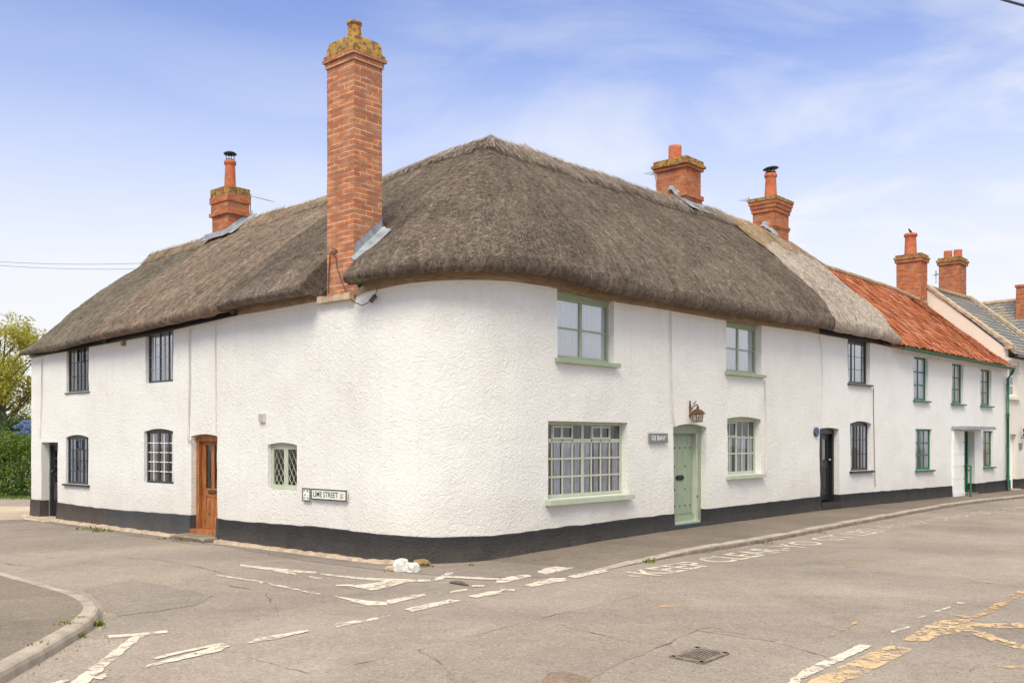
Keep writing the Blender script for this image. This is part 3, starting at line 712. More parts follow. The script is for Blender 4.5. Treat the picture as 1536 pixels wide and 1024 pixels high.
def lead_sheet(ch, pts_, mat='lead', th=.012, amp=.02, seed=0):
    """pts_: list of strips of points (rows); builds a slightly crumpled sheet"""
    mb = MB(); rows = []
    for r in pts_: rows.append([np.array(p) + UP * amp * fbm((p[0] * 6, p[1] * 6, p[2] * 6 + seed)) for p in r])
    n = len(rows[0]); b = 0
    for off in (0, -th):
        for r in rows: mb.v.extend([tuple(p + UP * off) for p in r])
    m = len(rows) * n
    for i in range(len(rows) - 1):
        for j in range(n - 1):
            q = (i * n + j, i * n + j + 1, (i + 1) * n + j + 1, (i + 1) * n + j); mb.idx(q); mb.idx([m + x for x in q[::-1]])
    for j in range(n - 1):
        for i in (0, len(rows) - 1): q = (i * n + j, i * n + j + 1); mb.idx((q[0], q[1], m + q[1], m + q[0]))
    for i in range(len(rows) - 1):
        for j in (0, n - 1): mb.idx((i * n + j, (i + 1) * n + j, m + (i + 1) * n + j, m + i * n + j))
    return mb.build('flashing', M[mat], ch)
def lerp(a, b, n): return [np.array(a) + (np.array(b) - np.array(a)) * k / (n - 1) for k in range(n)]
def house(name, s0, s1, label, cat):
    h = empty(name, WP((s0 + s1) / 2, 0, 0)); return tag(h, label, cat, 'houses of the corner row')
sA, sB, sC, sD, sE, sF = S(47), S(163), S(333), S(1227.5), S(1309), S(1507.5)
sG = sF + 3.65
cotA = house('thatched_cottage', sA, sB, 'white end cottage at the far left with black half glazed door beside the garden', 'house')
cotB = house('thatched_cottage', sB, sC, 'white thatched cottage with the orange oak front door', 'house')
cotC = house('thatched_cottage', sC, sD, 'big white corner cottage with rounded wall, dark thatch, tall brick stack and sage green door', 'house')
cotD = house('thatched_cottage', sD, sE, 'narrow white cottage with black front door under the pale right end of the thatch', 'house')
houE = house('tiled_cottage', sE, sF, 'white cottage with red pantile roof and dark green windows', 'house')
houF = house('cream_house', sF, sG, 'cream rendered house with slate roof and stone coped gable at the right edge', 'house')
# --- openings
oA1 = opening(99.4, 133.4, 524, 588.5, .05, top=True); oA2 = opening(98.5, 132.5, 656, 724.5, .05, arch=4); oAd = opening(62.5, 86.5, 663, 770, .16)
oB1 = opening(218.5, 260, 500, 575, .06, top=True); oB2 = opening(216, 260, 647, 723.5, .06, arch=4); oBd = opening(287, 326.5, 654, 799, .11, arch=3)
oCs = opening(402, 446, 667, 733, .06, arch=3.5); oC1 = opening(836, 921.5, 437, 536, .12, top=True); oCl = opening(822, 942, 631, 749, .13)
oC2 = opening(1089, 1142.5, 480, 556, .14, top=True); oC2l = opening(1091, 1141.5, 627.5, 712.5, .13, arch=3.5); oCd = opening(1010, 1060, 640, 789, .14, arch=5)
oD1 = opening(1272, 1305, 512, 574, .1, top=True); oD2 = opening(1275.6, 1306.5, 635, 706, .09, arch=4); oDd = opening(1230, 1259, 643, 756, .15, arch=2)
oE1 = opening(1370.5, 1392, 534, 599.5, .07); oE1l = opening(1373, 1398, 643, 705, .06); oE2 = opening(1427.7, 1445, 544.5, 604.6, .07)
oE3 = opening(1471, 1487, 552.7, 607.6, .07); oE3l = opening(1474.7, 1490, 645.7, 700, .07); oEd = opening(1443.5, 1462, 646, 741, .22)
oFd = opening(1514.5, 1525, 651, 735, .14); oFw = opening(1511, 1526, 546, 594, .1)
for o in (oAd, oBd, oCd, oDd, oEd, oFd): o['z0'] = max(o['z0'], .03)
oAd['z0'] = .03
def gable(mb, s, depth, rz, zt, sgn, n=8):
    a = P(s); nin = -Nn(s); b = a + nin * depth * 2
    mb.face([a + UP * -.1, b + UP * -.1, b + UP * zt, a + nin * depth + UP * rz, a + UP * zt][::sgn])
wA = make_wall(cotA, sA, sB, [oA1, oA2, oAd], 0, 3); gable(wA, sA, 2.65, 5.95, 3.5, -1); back_walls(wA, sA, sB, 5.3, 3.4); wA.build('wall', M['white'], cotA)
wB = make_wall(cotB, sB, sC, [oB1, oB2, oBd], 0, 3); back_walls(wB, sB, sC, 5.6, 3.5); wB.build('wall', M['white'], cotB)
wC = make_wall(cotC, sC, sD, [oCs, oC1, oCl, oC2, oC2l, oCd], 0, 3); wC.build('wall', M['white'], cotC)
wD = make_wall(cotD, sD, sE, [oD1, oD2, oDd], 0, 3); back_walls(wD, sD, sE, 4.5, 3.8); wD.build('wall', M['white2'], cotD)
wE = make_wall(houE, sE, sF, [oE1, oE1l, oE2, oE3, oE3l, oEd], 0, 3); back_walls(wE, sE, sF, 4.8, 3.8); wE.build('wall', M['white2'], houE)
ztF = lambda s: ztop(s) + .34
wF = make_wall(houF, sF, sG, [oFd, oFw], 0, 3, ztF); back_walls(wF, sF, sG, 4.8, 4.2)
for h_, a, b in ((cotA, sA, sB), (cotB, sB, sC), (houE, sE, sF), (cotD, sD, sE), (houF, sF, sG)): room(h_, a, b)
room(cotC, S(1000), sD, dep=1.2); room(cotC, sC, S(520), dep=1.2); room(cotC, S(810), S(985), dep=1.2)
# --- plinths
sPl = S(163.5)
plinth(cotA, sA, sPl, [(oAd['s0'], oAd['s1'], .15)], M['plinth_b'])
plinth(cotB, sPl, sC, [(oBd['s0'], oBd['s1'], .1)], M['plinth_l'])
plinth(cotC, S(327.5), sD, [(oCd['s0'], oCd['s1'], .13)], M['plinth'])
plinth(cotD, sD, sE, [(oDd['s0'], oDd['s1'], .14)], M['plinth'])
plinth(houE, sE, sF, [(S(1427), oEd['s1'], .3)], M['plinth'])
plinth(houF, sF, sG, [(oFd['s0'], oFd['s1'], .13)], M['plinth'])
# --- wall plates
plate(cotA, sA - .03, sB, M['black'], .12); plate(cotB, sB, S(358), M['black'], .12)
plate(cotC, S(358), SCH0 - .06, M['timber'], .15, .025); plate(cotC, SCH1 + .03, sD, M['timber'], .15, .025); plate(cotD, sD, S(1340), M['black'], .13)
# --- windows
make_window(cotA, oA1, M['anth'], (.18, .53, .85), (.33, .67), .034, (.36, .70), .028, bar=.014, sub=[(.37, .69, .66, .99)], sill=(.03, .04, .03, M['black']), curtain='curt_c', cv=((0, .3), (.75, 1)), glass='glass')
make_window(cotA, oA2, M['anth'], (.16, .5, .84), (.25, .5, .75), .034, (.33, .67), .028, bar=.013, sub=[(.355, .645, .76, .98)], sill=(.045, .07, .05, M['black']), curtain='curt_w')
make_window(cotB, oB1, M['anth'], (.2, .57, .87), (.25, .5, .75), .036, (.40, .74), .03, bar=.007, bar_mat=M['lattice'], curtain='curt_w', cv=((0, .45), (.6, 1)), glass='glass_up')
make_window(cotB, oB2, M['anth'], (.2, .58, .88), (.2, .4, .6, .8), .036, (.40, .76), .03, bar=.014, bar_mat=M['wpaint'], curtain='curt_c', cv=((0, .3), (.42, .6), (.72, 1)))
make_window(cotC, oCs, M['sage_l'], (), (), .065, (.5,), .10, lattice=True, headb=.0)
make_window(cotC, oC1, M['sage'], (), (.5,), .05, (.5,), .07, bar=.028, headb=.13, sill=(.075, .06, .09), curtain='curt_w', glass='glass_up')
make_window(cotC, oCl, M['sage_l'], (.105, .235, .36, .61, .735, .86, (.2225, .77, 1), (.7475, .77, 1)), (.25, .51), .05, (.49,), .06, (.77,), .03, sub=[(.105, .36, .79, .985), (.61, .86, .79, .985)], sill=(.085, .06, .10), curtain='curt_l', cv=((0, .115), (.15, .225), (.262, .36), (.385, .47), (.515, .6), (.655, .73), (.77, .86), (.91, 1)), cz=(0, .78))
make_window(cotC, oC2, M['sage'], (), (.5,), .05, (.5,), .065, bar=.028, headb=.11, sill=(.07, .05, .08), curtain='curt_w', glass='glass_up')
make_window(cotC, oC2l, M['sage_l'], (.215, .62, .82), (.36, .68), .05, (.43,), .055, bar=.03, sub=[(.0, .42, .69, .99)], sill=(.075, .06, .09), curtain='curt_w', cv=((0, .33), (.5, .75), (.85, 1)), cz=(0, .7))
make_window(cotD, oD1, M['black'], (.17, .5, .84), (.33, .67), .05, (.33,), .045, bar=.01, sill=(.05, .05, .07), curtain='curt_w', glass='glass_up', headb=.09)
make_window(cotD, oD2, M['black'], (.17, .5, .83), (.33, .67), .045, (.34, .68), .04, bar=.014, sill=(.06, .06, .07), curtain='curt_w', cv=((0, .3), (.6, 1)))
for o, c in ((oE1, (.5,)), (oE1l, (.33, .67)), (oE2, (.5,)), (oE3, (.5,)), (oE3l, (.5,))):
    make_window(houE, o, M['green'], c, (.34, .67), .05, bar=.035, sill=(.05, .05, .08), curtain='curt_c' if o in (oE3, oE3l, oE2) else 'curt_w', cv=((0, .35), (.6, 1)) if o is oE1l else (0, 1))
wn = make_window(houF, oFw, M['wpaint'], (.5,), (.33, .67), .07, bar=.04, sill=(.1, .12, .09, M['cream']), curtain='curt_w')
# window hood on the cream house
fF = Fr(oFw['s0'], oFw['s1']); mb = MB()
fF.box(mb, -.16, fF.w + .16, -.07, -.002, oFw['z1'] + .1, oFw['z1'] + .2); fF.box(mb, -.16, -.04, -.055, -.002, oFw['z1'] - .22, oFw['z1'] + .098); fF.box(mb, fF.w + .04, fF.w + .16, -.055, -.002, oFw['z1'] - .22, oFw['z1'] + .098)
mb.build('window_hood', M['cream'], houF)
# --- doors
def frame_around(door, o, f, mat, fw=.06, d0=0., d1=.1, head=.07):
    mb = MB(); z0, z1 = o['z0'], o['z1']
    f.box(mb, .004, fw, o['d'] + d0, o['d'] + d1, z0, z1 - head); f.box(mb, f.w - fw, f.w - .004, o['d'] + d0, o['d'] + d1, z0, z1 - head)
    if o.get('arch'): f.archfill(mb, o, o['d'] + d0, o['d'] + d1, z1 - head, a0=.004, a1=f.w - .004)
    else: f.box(mb, .004, f.w - .004, o['d'] + d0, o['d'] + d1, z1 - head, z1 - .004)
    return mb.build('door_frame', mat, door)
# black half-glazed door, far left
o = oAd; f = Fr(o['s0'], o['s1']); d = o['d'] + .04; z0, z1 = o['z0'], o['z1'] - .07; mb = MB(); L, Rr = .06, f.w - .06
f.box(mb, L, Rr, d, d + .045, z0, z0 + .75); f.box(mb, L, L + .1, d, d + .045, z0 + .75, z1); f.box(mb, Rr - .1, Rr, d, d + .045, z0 + .75, z1); f.box(mb, L + .1, Rr - .1, d, d + .045, z1 - .1, z1)
f.box(mb, L + .11, Rr - .11, d - .012, d, z0 + .15, z0 + .62)
for k in range(1, 4): f.box(mb, L + .1, Rr - .1, d + .005, d + .04, z0 + .75 + (z1 - z0 - .85) * k / 4 - .018, z0 + .75 + (z1 - z0 - .85) * k / 4 + .018)
f.box(mb, (L + Rr) / 2 - .015, (L + Rr) / 2 + .015, d + .005, d + .04, z0 + .75, z1 - .1)
dA = mb.build('door', M['black'], cotA); frame_around(dA, o, f, M['anth'])
mb = MB(); mb.face([f(L + .1, d + .03, z0 + .75), f(Rr - .1, d + .03, z0 + .75), f(Rr - .1, d + .03, z1 - .1), f(L + .1, d + .03, z1 - .1)]); mb.build('pane', M['glass'], dA)
mb = MB(); mb.face([f(L + .1, d + .06, z0 + .75), f(Rr - .1, d + .06, z0 + .75), f(Rr - .1, d + .06, z1 - .1), f(L + .1, d + .06, z1 - .1)]); mb.build('curtain', M['curt_w'], dA)
mb = MB(); mb.lathe(f(L + .06, d - .03, z0 + .95), [(.012, 0), (.028, .01), (.03, .03), (.02, .05), (.005, .055)], 12); mb.build('door_knob', M['brass'], dA)
# oak door
o = oBd; f = Fr(o['s0'], o['s1']); d = o['d'] + .05; z0, z1 = o['z0'] + .08, o['z1'] - .08; mb = MB(); L, Rr = .085, f.w - .085; mid = (L + Rr) / 2; r0 = z0 + (z1 - z0) * .37; r1 = z0 + (z1 - z0) * .46
for a0, a1 in ((L, L + .1), (mid - .045, mid + .045), (Rr - .1, Rr)): f.box(mb, a0, a1, d, d + .045, z0, z1)
for b0, b1 in ((z0, z0 + .2), (r0, r1), (z1 - .07, z1)): f.box(mb, L, Rr, d + .004, d + .041, b0, b1)
for a0, a1 in ((L + .1, mid - .045), (mid + .045, Rr - .1)):
    f.box(mb, a0, a1, d + .02, d + .035, z0 + .2, r0); f.box(mb, a0 + .035, a1 - .035, d + .006, d + .02, z0 + .26, r0 - .06)
dB = mb.build('door', M['wood'], cotB); frame_around(dB, o, f, M['wood'], .085, -.02, .1, .08)
mb = MB()
for a0, a1 in ((L + .1, mid - .045), (mid + .045, Rr - .1)): mb.face([f(a0, d + .015, r1), f(a1, d + .015, r1), f(a1, d + .015, z1 - .07), f(a0, d + .015, z1 - .07)])
mb.build('pane', M['glass'], dB)
mb = MB(); f.box(mb, mid - .13, mid + .13, d - .01, d, r0 + .045, r0 + .11); f.box(mb, mid - .1, mid + .1, d - .02, d - .01, r0 + .06, r0 + .095); mb.build('letterbox', M['brass'], dB)
mb = MB(); mb.lathe(f(Rr - .05, d - .04, z0 + .98), [(.01, 0), (.026, .01), (.028, .03), (.01, .05)], 12); mb.build('door_knob', M['brass'], dB)
mb = MB(); f.box(mb, .0, f.w, -.03, d + .05, o['z0'] - .02, o['z0'] + .078); mb.build('threshold', M['wood'], dB)
# sage plank door
o = oCd; f = Fr(o['s0'], o['s1']); d = o['d'] + .07; z0, z1 = o['z0'] + .05, o['z1'] - .1; mb = MB(); L, Rr = .10, f.w - .16
npl = 5; pw = (Rr - L) / npl
f.box(mb, L, Rr, d + .02, d + .05, z0, z1)
for k in range(npl): f.box(mb, L + pw * k + .004, L + pw * (k + 1) - .004, d, d + .019, z0 + .12, z1 - .04)
f.box(mb, L, Rr, d - .03, d - .001, z0, z0 + .11); f.box(mb, L, Rr, d - .004, d + .018, z1 - .035, z1)
dC = mb.build('door', M['sage'], cotC); frame_around(dC, o, f, M['sage'], .1, -.02, .12, .11)
mb = MB(); f.box(mb, f.w - .16, f.w - .101, o['d'] - .01, o['d'] + .12, o['z0'], o['z1'] - .111); f.box(mb, .0, f.w - .101, o['d'] - .06, d + .03, o['z0'] - .01, o['z0'] + .045); mb.build('door_sill', M['sage_l'], dC)
mb = MB(); f.box(mb, .002, f.w - .002, -.035, d + .06, -.02, o['z0'] + .006); mb.build('doorstep', M['anth'], dC)
mb = MB(); hh = z1 - z0
for zz, ks in ((.17, range(5)), (.36, (1, 3)), (.62, (1, 3)), (.83, range(5))):
    for k in ks: mb = MB(); a = L + pw * (k + .5); f.box(mb, a - .011, a + .011, d - .012, d, z0 + hh * zz - .011, z0 + hh * zz + .011); mb.build('stud', M['iron'], dC)
mb = MB(); zc = z0 + hh * .49; m_ = (L + Rr) / 2
f.box(mb, m_ - .1, m_ + .1, d - .014, d, zc - .045, zc + .045); f.box(mb, m_ - .135, m_ - .1, d - .013, d, zc - .025, zc + .025); f.box(mb, m_ + .1, m_ + .135, d - .013, d, zc - .025, zc + .025); f.box(mb, m_ - .085, m_ + .085, d - .022, d - .014, zc - .022, zc + .03)
mb.build('letterbox', M['iron'], dC)
mb = MB(); mb.tube([f(L + .05, d, zc + .06), f(L + .05, d - .05, zc + .08), f(L + .05, d - .06, zc + .15), f(L + .05, d - .05, zc + .22), f(L + .05, d, zc + .24)], .011, 6); mb.build('handle', M['iron'], dC)
for zz in (1.62, .42): mb = MB(); f.box(mb, f.w - .145, f.w - .105, o['d'] - .022, o['d'] - .011, z0 + zz, z0 + zz + .03); mb.build('hinge', M['rust'], dC)
# black panelled door
o = oDd; f = Fr(o['s0'], o['s1']); d = o['d'] + .05; z0, z1 = o['z0'] + .06, o['z1'] - .12; mb = MB(); L, Rr = .075, f.w - .1; mid = (L + Rr) / 2
for a0, a1 in ((L, L + .1), (mid - .045, mid + .045), (Rr - .1, Rr)): f.box(mb, a0, a1, d, d + .045, z0, z1)
for b0, b1 in ((z0, z0 + .2), (z0 + .72, z0 + .92), (z1 - .11, z1)): f.box(mb, L, Rr, d + .004, d + .041, b0, b1)
for a0, a1 in ((L + .1, mid - .045), (mid + .045, Rr - .1)):
    f.box(mb, a0, a1, d + .02, d + .035, z0 + .2, z0 + .72); f.box(mb, a0 + .03, a1 - .03, d + .006, d + .02, z0 + .25, z0 + .67)
dD = mb.build('door', M['black'], cotD); frame_around(dD, o, f, M['black'], .075, -.02, .12, .11)
mb = MB()
for a0, a1 in ((L + .1, mid - .045), (mid + .045, Rr - .1)): mb.face([f(a0, d + .025, z0 + .92), f(a1, d + .025, z0 + .92), f(a1, d + .025, z1 - .11), f(a0, d + .025, z1 - .11)])
mb.build('pane', M['glass_up'], dD)
mb = MB(); f.box(mb, mid - .12, mid + .12, d - .012, d, z0 + .785, z0 + .85); mb.build('letterbox', M['brass'], dD)
mb = MB(); mb.lathe(f(Rr - .05, d - .04, z0 + .9), [(.01, 0), (.028, .01), (.03, .035), (.01, .05)], 12); mb.build('door_knob', M['galv'], dD)
mb = MB(); f.box(mb, .0, f.w - .0, -.05, d + .05, -.02, o['z0'] + .03); mb.build('doorstep', M['black'], dD)
# green door in the porch recess
o = oEd; f = Fr(o['s0'], o['s1']); d = o['d']; mb = MB(); z0, z1 = o['z0'], o['z1']
f.box(mb, .05, f.w - .05, d, d + .045, z0 + .05, z1 - .06); f.box(mb, .13, f.w / 2 - .04, d - .015, d, z0 + .2, z0 + .85); f.box(mb, f.w / 2 + .04, f.w - .13, d - .015, d, z0 + .2, z0 + .85)
f.box(mb, .13, f.w - .13, d - .015, d, z0 + 1.05, z1 - .2)
dEo = mb.build('door', M['green'], houE); frame_around(dEo, o, f, M['green'], .05, -.03, .1, .06)
mb = MB(); f.box(mb, .004, .05, .03, d - .032, z0, z1 - .01); mb.build('side_lining', M['green'], dEo)
mb = MB(); f.box(mb, -.02, f.w + .02, -.1, d + .03, -.02, z0 + .02); mb.build('doorstep', M['step'], dEo)
# porch: rusticated pier and lead canopy
a0 = S(1427.2); mb = MB(); f = Fr(a0, oEd['s0']); zt = Z(1427, 645)
nb = 5
for k in range(nb):
    b0, b1 = .24 + (zt - .24) * k / nb, .24 + (zt - .24) * (k + 1) / nb
    f.box(mb, .02, f.w - .01, -.06, .3, b0 + .012, b1 - .012); f.box(mb, .035, f.w - .025, -.045, .29, b1 - .012, b1 + .012)
f.box(mb, .0, f.w + .005, -.085, .3, -.05, .2); f.box(mb, .01, f.w - .005, -.07, .3, .2, .252)
porch = mb.build('porch_pier', M['wpaint'], houE)
f2 = Fr(S(1428), S(1471.5)); mb = MB(); f2.box(mb, -.05, f2.w, -.42, .02, zt + .02, zt + .075); f2.box(mb, -.03, f2.w - .02, -.40, .01, zt + .075, zt + .11)
mb.build('canopy', M['lead'], houE)
# cream door
o = oFd; f = Fr(o['s0'], o['s1']); d = o['d']; mb = MB(); z0, z1 = o['z0'] + .04, o['z1']
f.box(mb, .04, f.w - .04, d, d + .045, z0, z1 - .05); f.box(mb, .12, f.w - .12, d - .012, d, z0 + .2, z0 + .85); f.box(mb, .12, f.w - .12, d - .012, d, z0 + 1.05, z1 - .15)
dF = mb.build('door', M['wpaint'], houF); frame_around(dF, o, f, M['wpaint'], .04, -.02, .08, .05)
mb = MB(); f.box(mb, -.05, f.w + .05, -.12, d, -.02, z0 - .005); mb.build('doorstep', M['stone'], dF)
# ------------------------------------------------------------------ roofs
sEv = S(358)
rA, tvA, stA = thatch(cotA, sA - .07, sB, M['thA'], 0., 520, 1, .35, slen=(.04, .13), endr=(.10, 0))
ridge_cap(rA, tvA, stA, .38, M['rgB'], 21)
rB, tvB, stB = thatch(cotB, sB, sEv, M['thB'], .04, 620, 2, .35, slen=(.04, .13))
ridge_cap(rB, tvB, stB, .5, M['rgB'], 22, dens=500)
rC, tvC, stC = thatch(cotC, sEv, sD - .02, M['thC'], .06, 1700, 3, 1.1, cut=True, slen=(.025, .10), wk=.9)
ridge_cap(rC, tvC, stC, .46, M['rgC'], 23, clip=(sEv, sD), dens=1000, jit=.45, proud=.07)
rD, tvD, stD = thatch(cotD, sD - .02, S(1330), M['thD'], .052, 700, 4, .45, slen=(.03, .11), endr=(0, .22))
ridge_cap(rD, tvD, stD, .78, M['rgD'], 24, clip=(sD - .02, S(1322)), wave=.1, proud=.035, dens=700, xs_=.9)
# pantiled roof
ezs = tab([(1228, 402), (1300, 423), (1345, 439), (1390, 458), (1420, 470)])
def e_ridge(s):
    p = P(s) + nE * 2.42; px = 768 + F * p[0] / p[1]
    py = float(np.interp(px, [1190, 1228, 1300, 1345, 1385, 1420], [388, 400, 423, 438, 456, 474]))
    return V3(p[0], p[1], H + (HOR - py) * p[1] / F)
mb = MB(); s_a, s_b = S(1322), sF - .02; tw = .235; ncol = int((s_b - s_a) / tw); nrow = 15
for c in range(ncol):
    sa = s_a + (s_b - s_a) * c / ncol; sb = s_a + (s_b - s_a) * (c + 1) / ncol
    ra, rb = e_ridge(sa), e_ridge(sb); ea, eb = WP(sa, .22, ztop(sa) + .05), WP(sb, .22, ztop(sb) + .05)
    nrm = np.cross(eb - ea, ra - ea); nrm /= np.linalg.norm(nrm); nrm = nrm if nrm[2] > 0 else -nrm
    for r in range(nrow):
        jt = RN.uniform(-.006, .006); jz = RN.uniform(-.004, .007); rows = []
        for t, lift in ((r / nrow - .008, .017 + jz), ((r + 1) / nrow + .014, .004 + jz * .5)):
            line = []
            for k in range(8):
                x = k / 7; p = (ea + (ra - ea) * t) * (1 - x) + (eb + (rb - eb) * t) * x
                sag = -.035 * math.sin(math.pi * min(max(t, 0), 1)) + .03 * fbm((p[0] * .7, p[1] * .7, p[2] * .7))
                wv = .018 * math.cos(2 * math.pi * (x + .05)) if x < .62 else .018 * math.cos(2 * math.pi * .67) * .6 + .02 * (x - .62)
                line.append(p + nrm * (wv + lift + sag + .02) + (ra - ea) * jt)
            rows.append(line)
        b = len(mb.v); mb.v.extend([tuple(q) for l in rows for q in l]); mb.v.extend([tuple(q - nrm * .014) for q in rows[0]])
        for k in range(7):
            mb.idx((b + k, b + k + 1, b + 8 + k + 1, b + 8 + k), 0, None, True); mb.idx((b + 16 + k, b + 16 + k + 1, b + k + 1, b + k), 0)
# back slope and underlay
ea, eb, ra, rb = WP(s_a, .1, ztop(s_a)), WP(s_b, .1, ztop(s_b)), e_ridge(s_a), e_ridge(s_b)
mb.face([ea, eb, rb - UP * .04, ra - UP * .04]); mb.face([ra, rb, rb + (rb - eb) * V3(1, 1, -1), ra + (ra - ea) * V3(1, 1, -1)])
rE = mb.build('roof', M['tile'], houE)
mb = MB(); q = [e_ridge(s) + UP * (.05 + .02 * fbm((s * 2, 1, 1))) for s in np.arange(s_a, s_b + .01, .3)]
mb.tube(q, [.085] * len(q), 8); mb.build('ridge_tiles', M['ridge_t'], rE)
mb = MB(); q = [WP(s, .27, ztop(s) + .0) for s in np.arange(S(1338), sF + .02, .25)]
b = len(mb.v); nseg = 7
for p_, s in zip(q, np.arange(S(1338), sF + .02, .25)):
    n = Nn(s)
    for k in range(nseg): a = math.pi * k / (nseg - 1); mb.v.append(tuple(p_ + n * .065 * math.cos(a) - UP * .075 * math.sin(a)))
    for k in range(nseg): a = math.pi * k / (nseg - 1); mb.v.append(tuple(p_ + n * .055 * math.cos(a) - UP * (.062 * math.sin(a) - .004)))
st_ = nseg * 2
for i in range(len(q) - 1):
    for k in range(nseg - 1):
        mb.idx((b + i * st_ + k, b + (i + 1) * st_ + k, b + (i + 1) * st_ + k + 1, b + i * st_ + k + 1), 0, None, True)
        mb.idx((b + i * st_ + nseg + k, b + i * st_ + nseg + k + 1, b + (i + 1) * st_ + nseg + k + 1, b + (i + 1) * st_ + nseg + k), 0, None, True)
mb.build('gutter', M['green'], houE)
mb = MB(); sp = sF - .03
mb.tube([WP(sp - .06, .27, ztop(sp) - .06), WP(sp - .03, .22, ztop(sp) - .16), WP(sp, .09, ztop(sp) - .32), WP(sp, .09, 2.4)], .042, 10); mb.tube([WP(sp, .09, 2.47), WP(sp, .09, 2.38)], .055, 10)
mb.tube([WP(sp, .09, 2.4), WP(sp, .09, .2), WP(sp, .13, .13)], .042, 10)
for zz in (3.3, 1.4, .5): mb.tube([WP(sp, .09, zz), WP(sp, .09, zz + .06)], .052, 10)
mb.build('downpipe', M['green'], houE)
# cream house: gable wall, coping, slates
p0 = P(sF); tE = dE; dd = 2.42
kne = WP(sF, .16, Z(1505, 518)); apx = p0 + nE * dd; apx = V3(apx[0], apx[1], H + (HOR - 430) * apx[1] / F)
eav0 = WP(sF, .0, Z(1505, 518) - .07)
q0 = [p0 + UP * 3.6, eav0, apx, apx + nE * dd - UP * (apx[2] - eav0[2]), p0 + nE * dd * 2 + UP * 3.6]
wF.face([p for p in q0]); wF.face([p + tE * .3 for p in q0[::-1]])
wF.face([p + tE * 3.64 for p in q0]); wF.face([p + tE * 3.8 for p in q0[::-1]]); wF.face([q0[0], q0[0] + tE * .3, q0[1] + tE * .3, q0[1]])
wF.build('wall', M['cream'], houF)
mb = MB(); n = 9
for k in range(n):
    a, b = kne - UP * .06 + (apx + UP * .05 - kne) * k / n, kne - UP * .06 + (apx + UP * .05 - kne) * (k + .985) / n
    j = UP * RN.uniform(-.01, .012)
    mb.hexa([a - tE * .05 + j, b - tE * .05 + j, b + tE * .36 + j, a + tE * .36 + j, a - tE * .05 + j + UP * .1, b - tE * .05 + j + UP * .1, b + tE * .36 + j + UP * .1, a + tE * .36 + j + UP * .1])
mb.box(kne - tE * .06 + nE * -.06 - UP * .1, tE * .42, nE * .22, UP * .14)
mb.build('coping', M['coping'], houF)
def slate_plane(mb, e0, e1, r1, r0):
    w = np.linalg.norm(e1 - e0); l = np.linalg.norm(r0 - e0); nr = np.cross(e1 - e0, r0 - e0); nr /= np.linalg.norm(nr); nr = nr if nr[2] > 0 else -nr
    n = max(3, int(l / .2))
    for k in range(n):
        a0, a1 = e0 + (r0 - e0) * k / n + nr * .022, e1 + (r1 - e1) * k / n + nr * .022
        b0, b1 = e0 + (r0 - e0) * (k + 1.04) / n + nr * .004, e1 + (r1 - e1) * (k + 1.04) / n + nr * .004
        uv = [(0, k * .2), (w, k * .2), (w, k * .2 + .2), (0, k * .2 + .2)]
        mb.face([a0, a1, b1, b0], 0, uv); mb.face([a0 - nr * .018, a1 - nr * .018, a1, a0], 0, uv)
L0 = tE * .28; L1 = tE * 3.65
e0 = eav0 - nE * .18 - UP * .2; r0 = apx - UP * .06
mb = MB(); slate_plane(mb, e0 + L0, e0 + L1, r0 + L1, r0 + L0); b0 = r0 + nE * dd - UP * (r0[2] - e0[2])
mb.face([r0 + L0, r0 + L1, b0 + L1, b0 + L0]); rF = mb.build('roof', M['slate'], houF)
mb = MB(); n = 9; off = tE * 3.62
for k in range(n):
    a, b = kne + off - UP * .1 + (apx - kne + UP * .08) * k / n, kne + off - UP * .1 + (apx - kne + UP * .08) * (k + .985) / n
    mb.hexa([a, b, b + tE * .34, a + tE * .34, a + UP * .12, b + UP * .12, b + tE * .34 + UP * .12, a + tE * .34 + UP * .12])
mb.build('coping', M['coping'], houF)
mb = MB(); q = [r0 + L0 + UP * .05, r0 + L1 + UP * .05]; mb.tube(q, .09, 8); mb.build('ridge_tiles', M['ridge_t'], rF)
mb = MB(); mb.box(e0 + L0 - UP * .06 - nE * .1, tE * 3.3, nE * .1, UP * .09); mb.build('gutter', M['black'], houF)
# slate house beyond
g0 = at(1474, 457, 41.); g1 = at(1640, 441, 38.); ge = V3(0, -1, 0); gd = (g1 - g0) * V3(1, 1, 0); gd /= np.linalg.norm(gd); gn = V3(gd[1], -gd[0], 0)
houG = tag(empty('slate_house', (g0 + g1) / 2 * V3(1, 1, 0)), 'far house with grey lichen-spotted slate roof behind the cream house', 'house')
lo0, lo1 = g0 + gn * 3.2 - UP * 3.0, g1 + gn * 3.2 - UP * 3.0; bk0, bk1 = g0 - gn * 3.2 - UP * 3, g1 - gn * 3.2 - UP * 3
mb = MB(); slate_plane(mb, lo0, lo1, g1, g0); mb.face([g0, g1, bk1, bk0]); rG = mb.build('roof', M['slate'], houG)
mb = MB(); mb.tube([g0 + UP * .04, g1 + UP * .04], .1, 8); mb.build('ridge_tiles', M['coping'], rG)
mb = MB(); i_ = -gn * .25
w4 = [lo0 + i_, lo1 + i_, bk1 - i_, bk0 - i_]
for k in range(4):
    a, b = w4[k], w4[(k + 1) % 4]; mb.face([V3(a[0], a[1], -.05), V3(b[0], b[1], -.05), b - UP * .03, a - UP * .03])
mb.face([w4[0], g0 - UP * .06, w4[3]]); mb.face([w4[1], w4[2], g1 - UP * .06]); mb.build('wall', M['cream'], houG)
